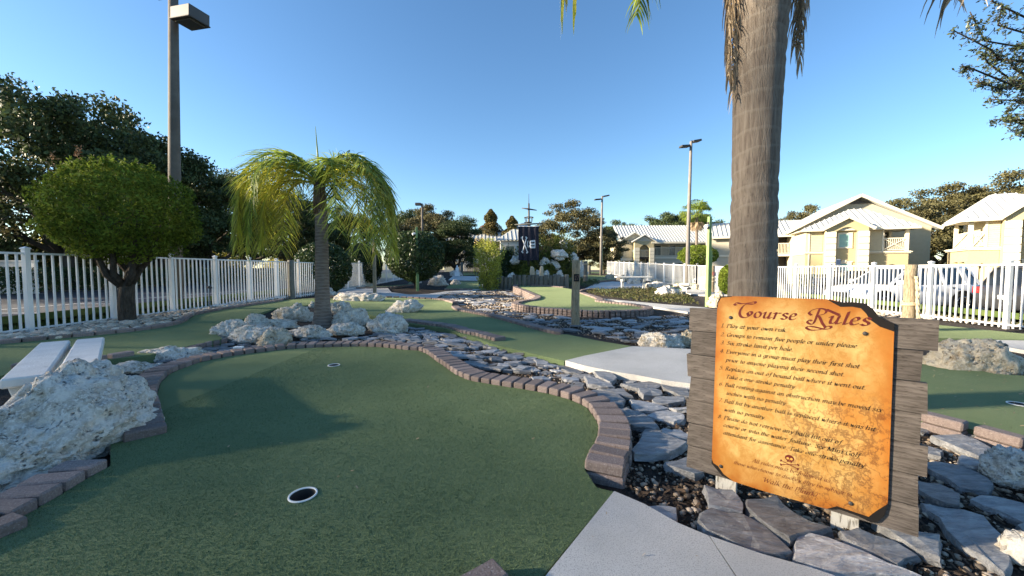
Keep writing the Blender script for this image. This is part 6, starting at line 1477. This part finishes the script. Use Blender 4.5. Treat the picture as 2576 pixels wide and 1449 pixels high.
part('gable_wall', greige, ab, lambda m: m.prism([(.2, 6.1), (4.6, 6.1), (2.2, 7.35)], .5, .8)); roof_face(ab, [(-.2, 5, 6.05), (-.2, -.1, 6.05), (2.2, -.1, 7.5), (2.2, 5, 7.5)], 4); roof_face(ab, [(4.6, -.1, 6.05), (4.6, 5, 6.05), (2.2, 5, 7.5), (2.2, -.1, 7.5)], 4)
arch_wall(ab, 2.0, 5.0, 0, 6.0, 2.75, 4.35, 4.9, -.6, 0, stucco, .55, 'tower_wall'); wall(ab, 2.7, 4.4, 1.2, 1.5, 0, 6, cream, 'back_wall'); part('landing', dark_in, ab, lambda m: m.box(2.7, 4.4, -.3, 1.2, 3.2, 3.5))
part('tower_gable', greige, ab, lambda m: m.prism([(2.0, 6.0), (5.0, 6.0), (3.5, 6.85)], -.6, 0)); roof_face(ab, [(1.6, 3, 5.95), (1.6, -.9, 5.95), (3.5, -.9, 7.05), (3.5, 3, 7.05)], 3); roof_face(ab, [(5.4, -.9, 5.95), (5.4, 3, 5.95), (3.5, 3, 7.05), (3.5, -.9, 7.05)], 3)
quoins(ab, 1.95, 2.75, 0, 5, -.7, -.602, 9); quoins(ab, 4.33, 5.05, 0, 5, -.7, -.602, 9)
railing(ab, (2.76, -.4, 0), (4.34, -.4, 0), .9, 2.0, True, 9); railing(ab, (2.76, -.2, 0), (4.34, -.2, 0), 3.55, 4.6, False, 9)
arch_wall(ab, 16.8, 20.5, 0, 6.3, 18.4, 19.9, 5.0, -.6, .3, stucco, .5, 'tower_wall'); quoins(ab, 16.75, 17.6, 0, 5.2, -.7, -.602, 9); wall(ab, 16.9, 20.5, .3, 8, 0, 6.2, dark_in, 'back_wall'); roof_face(ab, [(16.3, 3, 6.2), (16.3, -1, 6.2), (18.7, -1, 7.4), (18.7, 3, 7.4)], 4); roof_face(ab, [(21, -1, 6.2), (21, 3, 6.2), (18.7, 3, 7.4), (18.7, -1, 7.4)], 4)

# the grey building beyond the yellow bush
gb = empty('apartment_building', (-10.4, 58, .1), R(3), 'grey white building with small cupola behind the yellow bush and flag', 'building')
gw = M('white_stucco', (.62, .62, .58), (.68, .67, .63), scale=5, rough=.9)
wall(gb, .2, 11.8, 1.8, 9, 0, 5.2, gw, 'back_wall'); part('floor_band', trim, gb, lambda m: m.box(0, 12, -.1, 1.8, 2.7, 3.0))
for k in range(4): arch_wall(gb, .2+k*2.9, .2+(k+1)*2.9-.004, 0, 2.7, .5+k*2.9, 2.6+k*2.9, 1.6, 0, .3, gw, .5)
for k in range(3): railing(gb, (.2+k*3.9, .05, 0), (3.0+k*3.9, .05, 0), 3.05, 4.1, False, 14)
for k in range(4): quoins(gb, 3.1+k*2.9 - .0, 3.6+k*2.9, 0, 5.2, -.15, -.002, 8, gw)
for k in range(4): window(gb, 1.0+k*2.9, 2.0+k*2.9, 3.3, 4.7, 1.79, .1)
roof_face(gb, [(-.4, -.6, 5.2), (12.3, -.6, 5.2), (9.3, 5, 7.4), (2.6, 5, 7.4)], 22); roof_face(gb, [(12.3, -.6, 5.2), (12.3, 10, 5.2), (9.3, 5, 7.4)], 8)
part('cupola', gw, gb, lambda m: (m.box(5.6, 6.9, 3.4, 4.7, 6.2, 7.6), m.box(5.5, 7.0, 3.3, 4.8, 7.6, 7.75)))
part('cupola_roof', terra, gb, lambda m: m.add([(5.45, 3.25, 7.75), (7.05, 3.25, 7.75), (7.05, 4.85, 7.75), (5.45, 4.85, 7.75), (6.25, 4.05, 8.1)], [(0, 1, 4), (1, 2, 4), (2, 3, 4), (3, 0, 4)]))
roof_face(gb, [(8.0, -3, 5.2), (13.6, -3, 5.2), (13.6, 4, 8.4), (12.2, 4, 8.4)], 9); part('porch_wall', gw, gb, lambda m: m.box(8.6, 13.0, -2.4, -.2, 0, 5.1)); window(gb, 9.4, 10.6, 3.2, 4.3, -2.402, .1)
r = empty('gate', tuple(AT(1176, 692, 36)), 0, 'small dark metal gate far left before the grey building', 'gate')
part('frame', metal_dk, r, lambda m: (m.box(-.75, .75, -.02, .02, 1.0, 1.05), m.box(-.75, .75, -.02, .02, .1, .15), m.box(-.77, -.72, -.03, .03, 0, 1.1), m.box(.72, .77, -.03, .03, 0, 1.1)))
for k in range(9): part('bar', metal_dk, r, lambda m: m.box(-.6+k*.15, -.58+k*.15, -.012, .012, .15, 1.0))

# sign by the far parking bays
c = AT(2108, 664, 30); r = empty('parking_sign', (c.x+5.9*0, 30, -.5), 0, 'small blue parking sign on a post before the cream house', 'sign')
part('post', metal_dk, r, lambda m: m.box(-.03, .03, -.02, .02, 0, 2.2)); pz_ = 2.0
pl = part('plate', M('blue_sign', (.10, .14, .22), rough=.5), r, lambda m: m.box(-.17, .17, -.035, -.022, 1.85, 2.35))
part('border', whitem, r, lambda m: (m.box(-.15, .15, -.038, -.036, 2.30, 2.33), m.box(-.15, .15, -.038, -.036, 1.87, 1.90)))
# low hedge in front of cream house
rng = np.random.default_rng(19)
for x0, x1, y_, lab in [(25.2, 30.2, 34.2, 'dark low hedge at the foot of the cream house wall'), (35.5, 38.8, 31, 'dark low hedge right of the cream house tower')]:
    n_ = 5000; P = np.stack([x0+rng.random(n_)*(x1-x0), y_ - (rng.random(n_)*(x1-x0))*0 + rng.normal(size=n_)*.35, -.5+rng.random(n_)*1.1], 1)
    o = link('hedge', leafcloud('hedge', P, np.tile([-.3, -.6, .6], (n_, 1)), .07, darkleaf, rng, .5, .8)); tag(o, lab, 'hedge')

# ------------------------------------------------------------------ cars (length along +x is the nose)
def car(loc, rz, paint_c, label, suv=True, seed=0, name='parked_car'):
    root = empty(name, loc, rz, label, 'car'); Lh, Wd = 2.32, .92
    pm_ = M('car_paint', paint_c, rough=.28, spec=.6); pm_.node_tree.nodes['Principled BSDF'].inputs['Coat Weight'].default_value = .5
    # stations along x: (x, half width low, half width belt, z bottom, z belt)
    prof = [(-2.30, .74, .78, .42, .92), (-2.22, .86, .86, .30, 1.02), (-1.6, .91, .90, .26, 1.06), (-.6, .92, .91, .25, 1.03), (.4, .92, .91, .25, 1.00), (1.0, .92, .90, .25, .98), (1.55, .91, .86, .26, .94), (2.05, .88, .80, .28, .86), (2.28, .78, .70, .34, .74), (2.34, .66, .62, .42, .62)]
    vs_ = []; 
    for x, wl, wb, zb, zt in prof:
        zm = (zb+zt)/2
        for y, z in ((-wl*.92, zb), (-wl, zb+.12), (-wl*1.0, zm), (-wb, zt-.07), (-wb*.90, zt), (0, zt+.035), (wb*.90, zt), (wb, zt-.07), (wl*1.0, zm), (wl, zb+.12), (wl*.92, zb)): vs_.append((x, y, z))
    k = 11; fs = [(i*k+j, i*k+j+1, (i+1)*k+j+1, (i+1)*k+j) for i in range(len(prof)-1) for j in range(k-1)] + [((i+1)*k, (i+1)*k+k-1, i*k+k-1, i*k)[::1] for i in range(len(prof)-1)]
    fs += [tuple(range(k)), tuple(reversed(range((len(prof)-1)*k, len(prof)*k)))]
    m = MB(); m.add(vs_, fs, True); body = m.build('body', pm_, root)
    bm = bmesh.new(); bm.from_mesh(body.data); bmesh.ops.recalc_face_normals(bm, faces=bm.faces[:]); bm.to_mesh(body.data); bm.free()
    # cabin: glasshouse and roof
    zr = 1.68 if suv else 1.45; rear = -2.1 if suv else -1.75
    lo_ = [(rear, .80), (rear+.35, .86), (-.5, .87), (.5, .86), (1.12, .80)]; hi_ = [(rear+.28, .62), (rear+.6, .68), (-.5, .70), (.05, .68), (.30, .62)]
    m = MB(); n_ = len(lo_); V = []
    for (xl, yl_), (xh, yh) in zip(lo_, hi_): V += [(xl, -yl_, 1.0), (xh, -yh, zr-.09), (xh, yh, zr-.09), (xl, yl_, 1.0)]
    f_ = [(4*i+j, 4*(i+1)+j, 4*(i+1)+j+1, 4*i+j+1) for i in range(n_-1) for j in range(3)] + [(0, 1, 2, 3), (4*n_-1, 4*n_-2, 4*n_-3, 4*n_-4)]
    m.add(V, f_); g = m.build('glasshouse', M('car_glass', (.015, .018, .02), rough=.05, spec=.9) if 'car_glass' not in bpy.data.materials else bpy.data.materials['car_glass'], root)
    V = []; m = MB()
    for (xh, yh) in [(hi_[0][0]-.04, hi_[0][1])] + hi_[1:-1] + [(hi_[-1][0]+.02, hi_[-1][1])]: V += [(xh, -yh-.02, zr-.10), (xh, -yh*.86, zr-.02), (xh, 0, zr+.015), (xh, yh*.86, zr-.02), (xh, yh+.02, zr-.10)]
    m.add(V, [(5*i+j, 5*(i+1)+j, 5*(i+1)+j+1, 5*i+j+1) for i in range(n_-1) for j in range(4)] + [(0, 1, 2, 3, 4), tuple(reversed(range(5*(n_-1), 5*n_)))] + [(5*(i+1), 5*i, 5*i+4, 5*(i+1)+4) for i in range(n_-1)], True); ro = m.build('roof', pm_, root)
    bm = bmesh.new(); bm.from_mesh(ro.data); bmesh.ops.recalc_face_normals(bm, faces=bm.faces[:]); bm.to_mesh(ro.data); bm.free()
    for s in (-1, 1):
        for (xl, xh, yl_, yh, wd) in ((1.12, .30, .80, .62, .10), (.28, .02, .875, .695, .05), (-.75, -.72, .88, .71, .07), (rear+.5, rear+.62, .865, .69, .16), (rear, rear+.26, .80, .63, .10)):
            part('pillar', pm_, root, lambda m: m.bar((xl, s*(yl_+.008), .99), (xh, s*(yh+.008), zr-.09), wd, .03, (0, s, .3)))
        part('mirror', pm_, root, lambda m: m.box(.78, .98, min(s*.90, s*1.10), max(s*.90, s*1.10), 1.0, 1.16), .03)
        part('headlight', lensm, root, lambda m: m.add([(2.10, s*.865, .66), (2.31, s*.62, .64), (2.27, s*.60, .78), (2.02, s*.84, .84)], [(0, 1, 2, 3) if s < 0 else (3, 2, 1, 0)]))
        part('tail_light', redm, root, lambda m: m.box(-2.325, -2.20, min(s*.60, s*.865), max(s*.60, s*.865), .78, .98), .01)
        part('door_seam', rubber, root, lambda m: (m.box(.70, .712, min(s*.921, s*.926), max(s*.921, s*.926), .42, .95), m.box(-.40, -.388, min(s*.921, s*.926), max(s*.921, s*.926), .42, .97)))
        part('door_handle', chrome, root, lambda m: (m.box(-.22, -.04, min(s*.915, s*.935), max(s*.915, s*.935), .86, .89), m.box(-1.1, -.92, min(s*.915, s*.935), max(s*.915, s*.935), .88, .91)))
        for x in (1.42, -1.38):
            part('wheel_arch', rubber, root, lambda m: m.tube([(x, s*.60, .36), (x, s*.928, .36)], .435, 22))
            wh = part('wheel', rubber, root, lambda m: m.tube([(x, s*.66, .345), (x, s*.69, .345), (x, s*.925, .345), (x, s*.945, .345)], [.32, .345, .345, .31], 24))
            part('rim', chrome, wh, lambda m: ([m.bar((x, s*.948, .345), (x+math.cos(a)*.225, s*.948, .345+math.sin(a)*.225), .07, .02, (0, s, 0)) for a in [6.2832*i/6 for i in range(6)]], m.tube([(x+math.cos(6.2832*i/20)*.23, s*.947, .345+math.sin(6.2832*i/20)*.23) for i in range(21)], .016, 5)))
    part('grille', rubber, root, lambda m: (m.box(2.30, 2.352, -.50, .50, .52, .70), m.box(2.27, 2.345, -.60, .60, .34, .46)))
    part('bumper_bar', chrome, root, lambda m: (m.box(2.352, 2.36, -.50, .50, .59, .62), m.box(2.352, 2.36, -.45, .45, .66, .675)))
    part('plate', whitem, root, lambda m: m.box(-2.335, -2.31, -.17, .17, .62, .74))
    return root
car((14.75, 14.65, -.5), R(180), (.70, .70, .71), 'white sport utility car parked nose towards the right fence')
car((17.6, 11.9, -.5), R(0), (.035, .036, .040), 'dark grey car with red tail lights behind the white car', True)
car((16.6, 9.0, -.5), R(180), (.014, .015, .017), 'black car at the right edge behind the fence', True)
car((27.2, 31.5, -.5), R(190), (.012, .013, .016), 'black car parked far back in front of the cream house', False)
car((17.2, 31, -.5), R(180), (.66, .66, .68), 'white car parked far behind the second stone bench', True)
# hidden leaves of paper etc. are left out on purpose
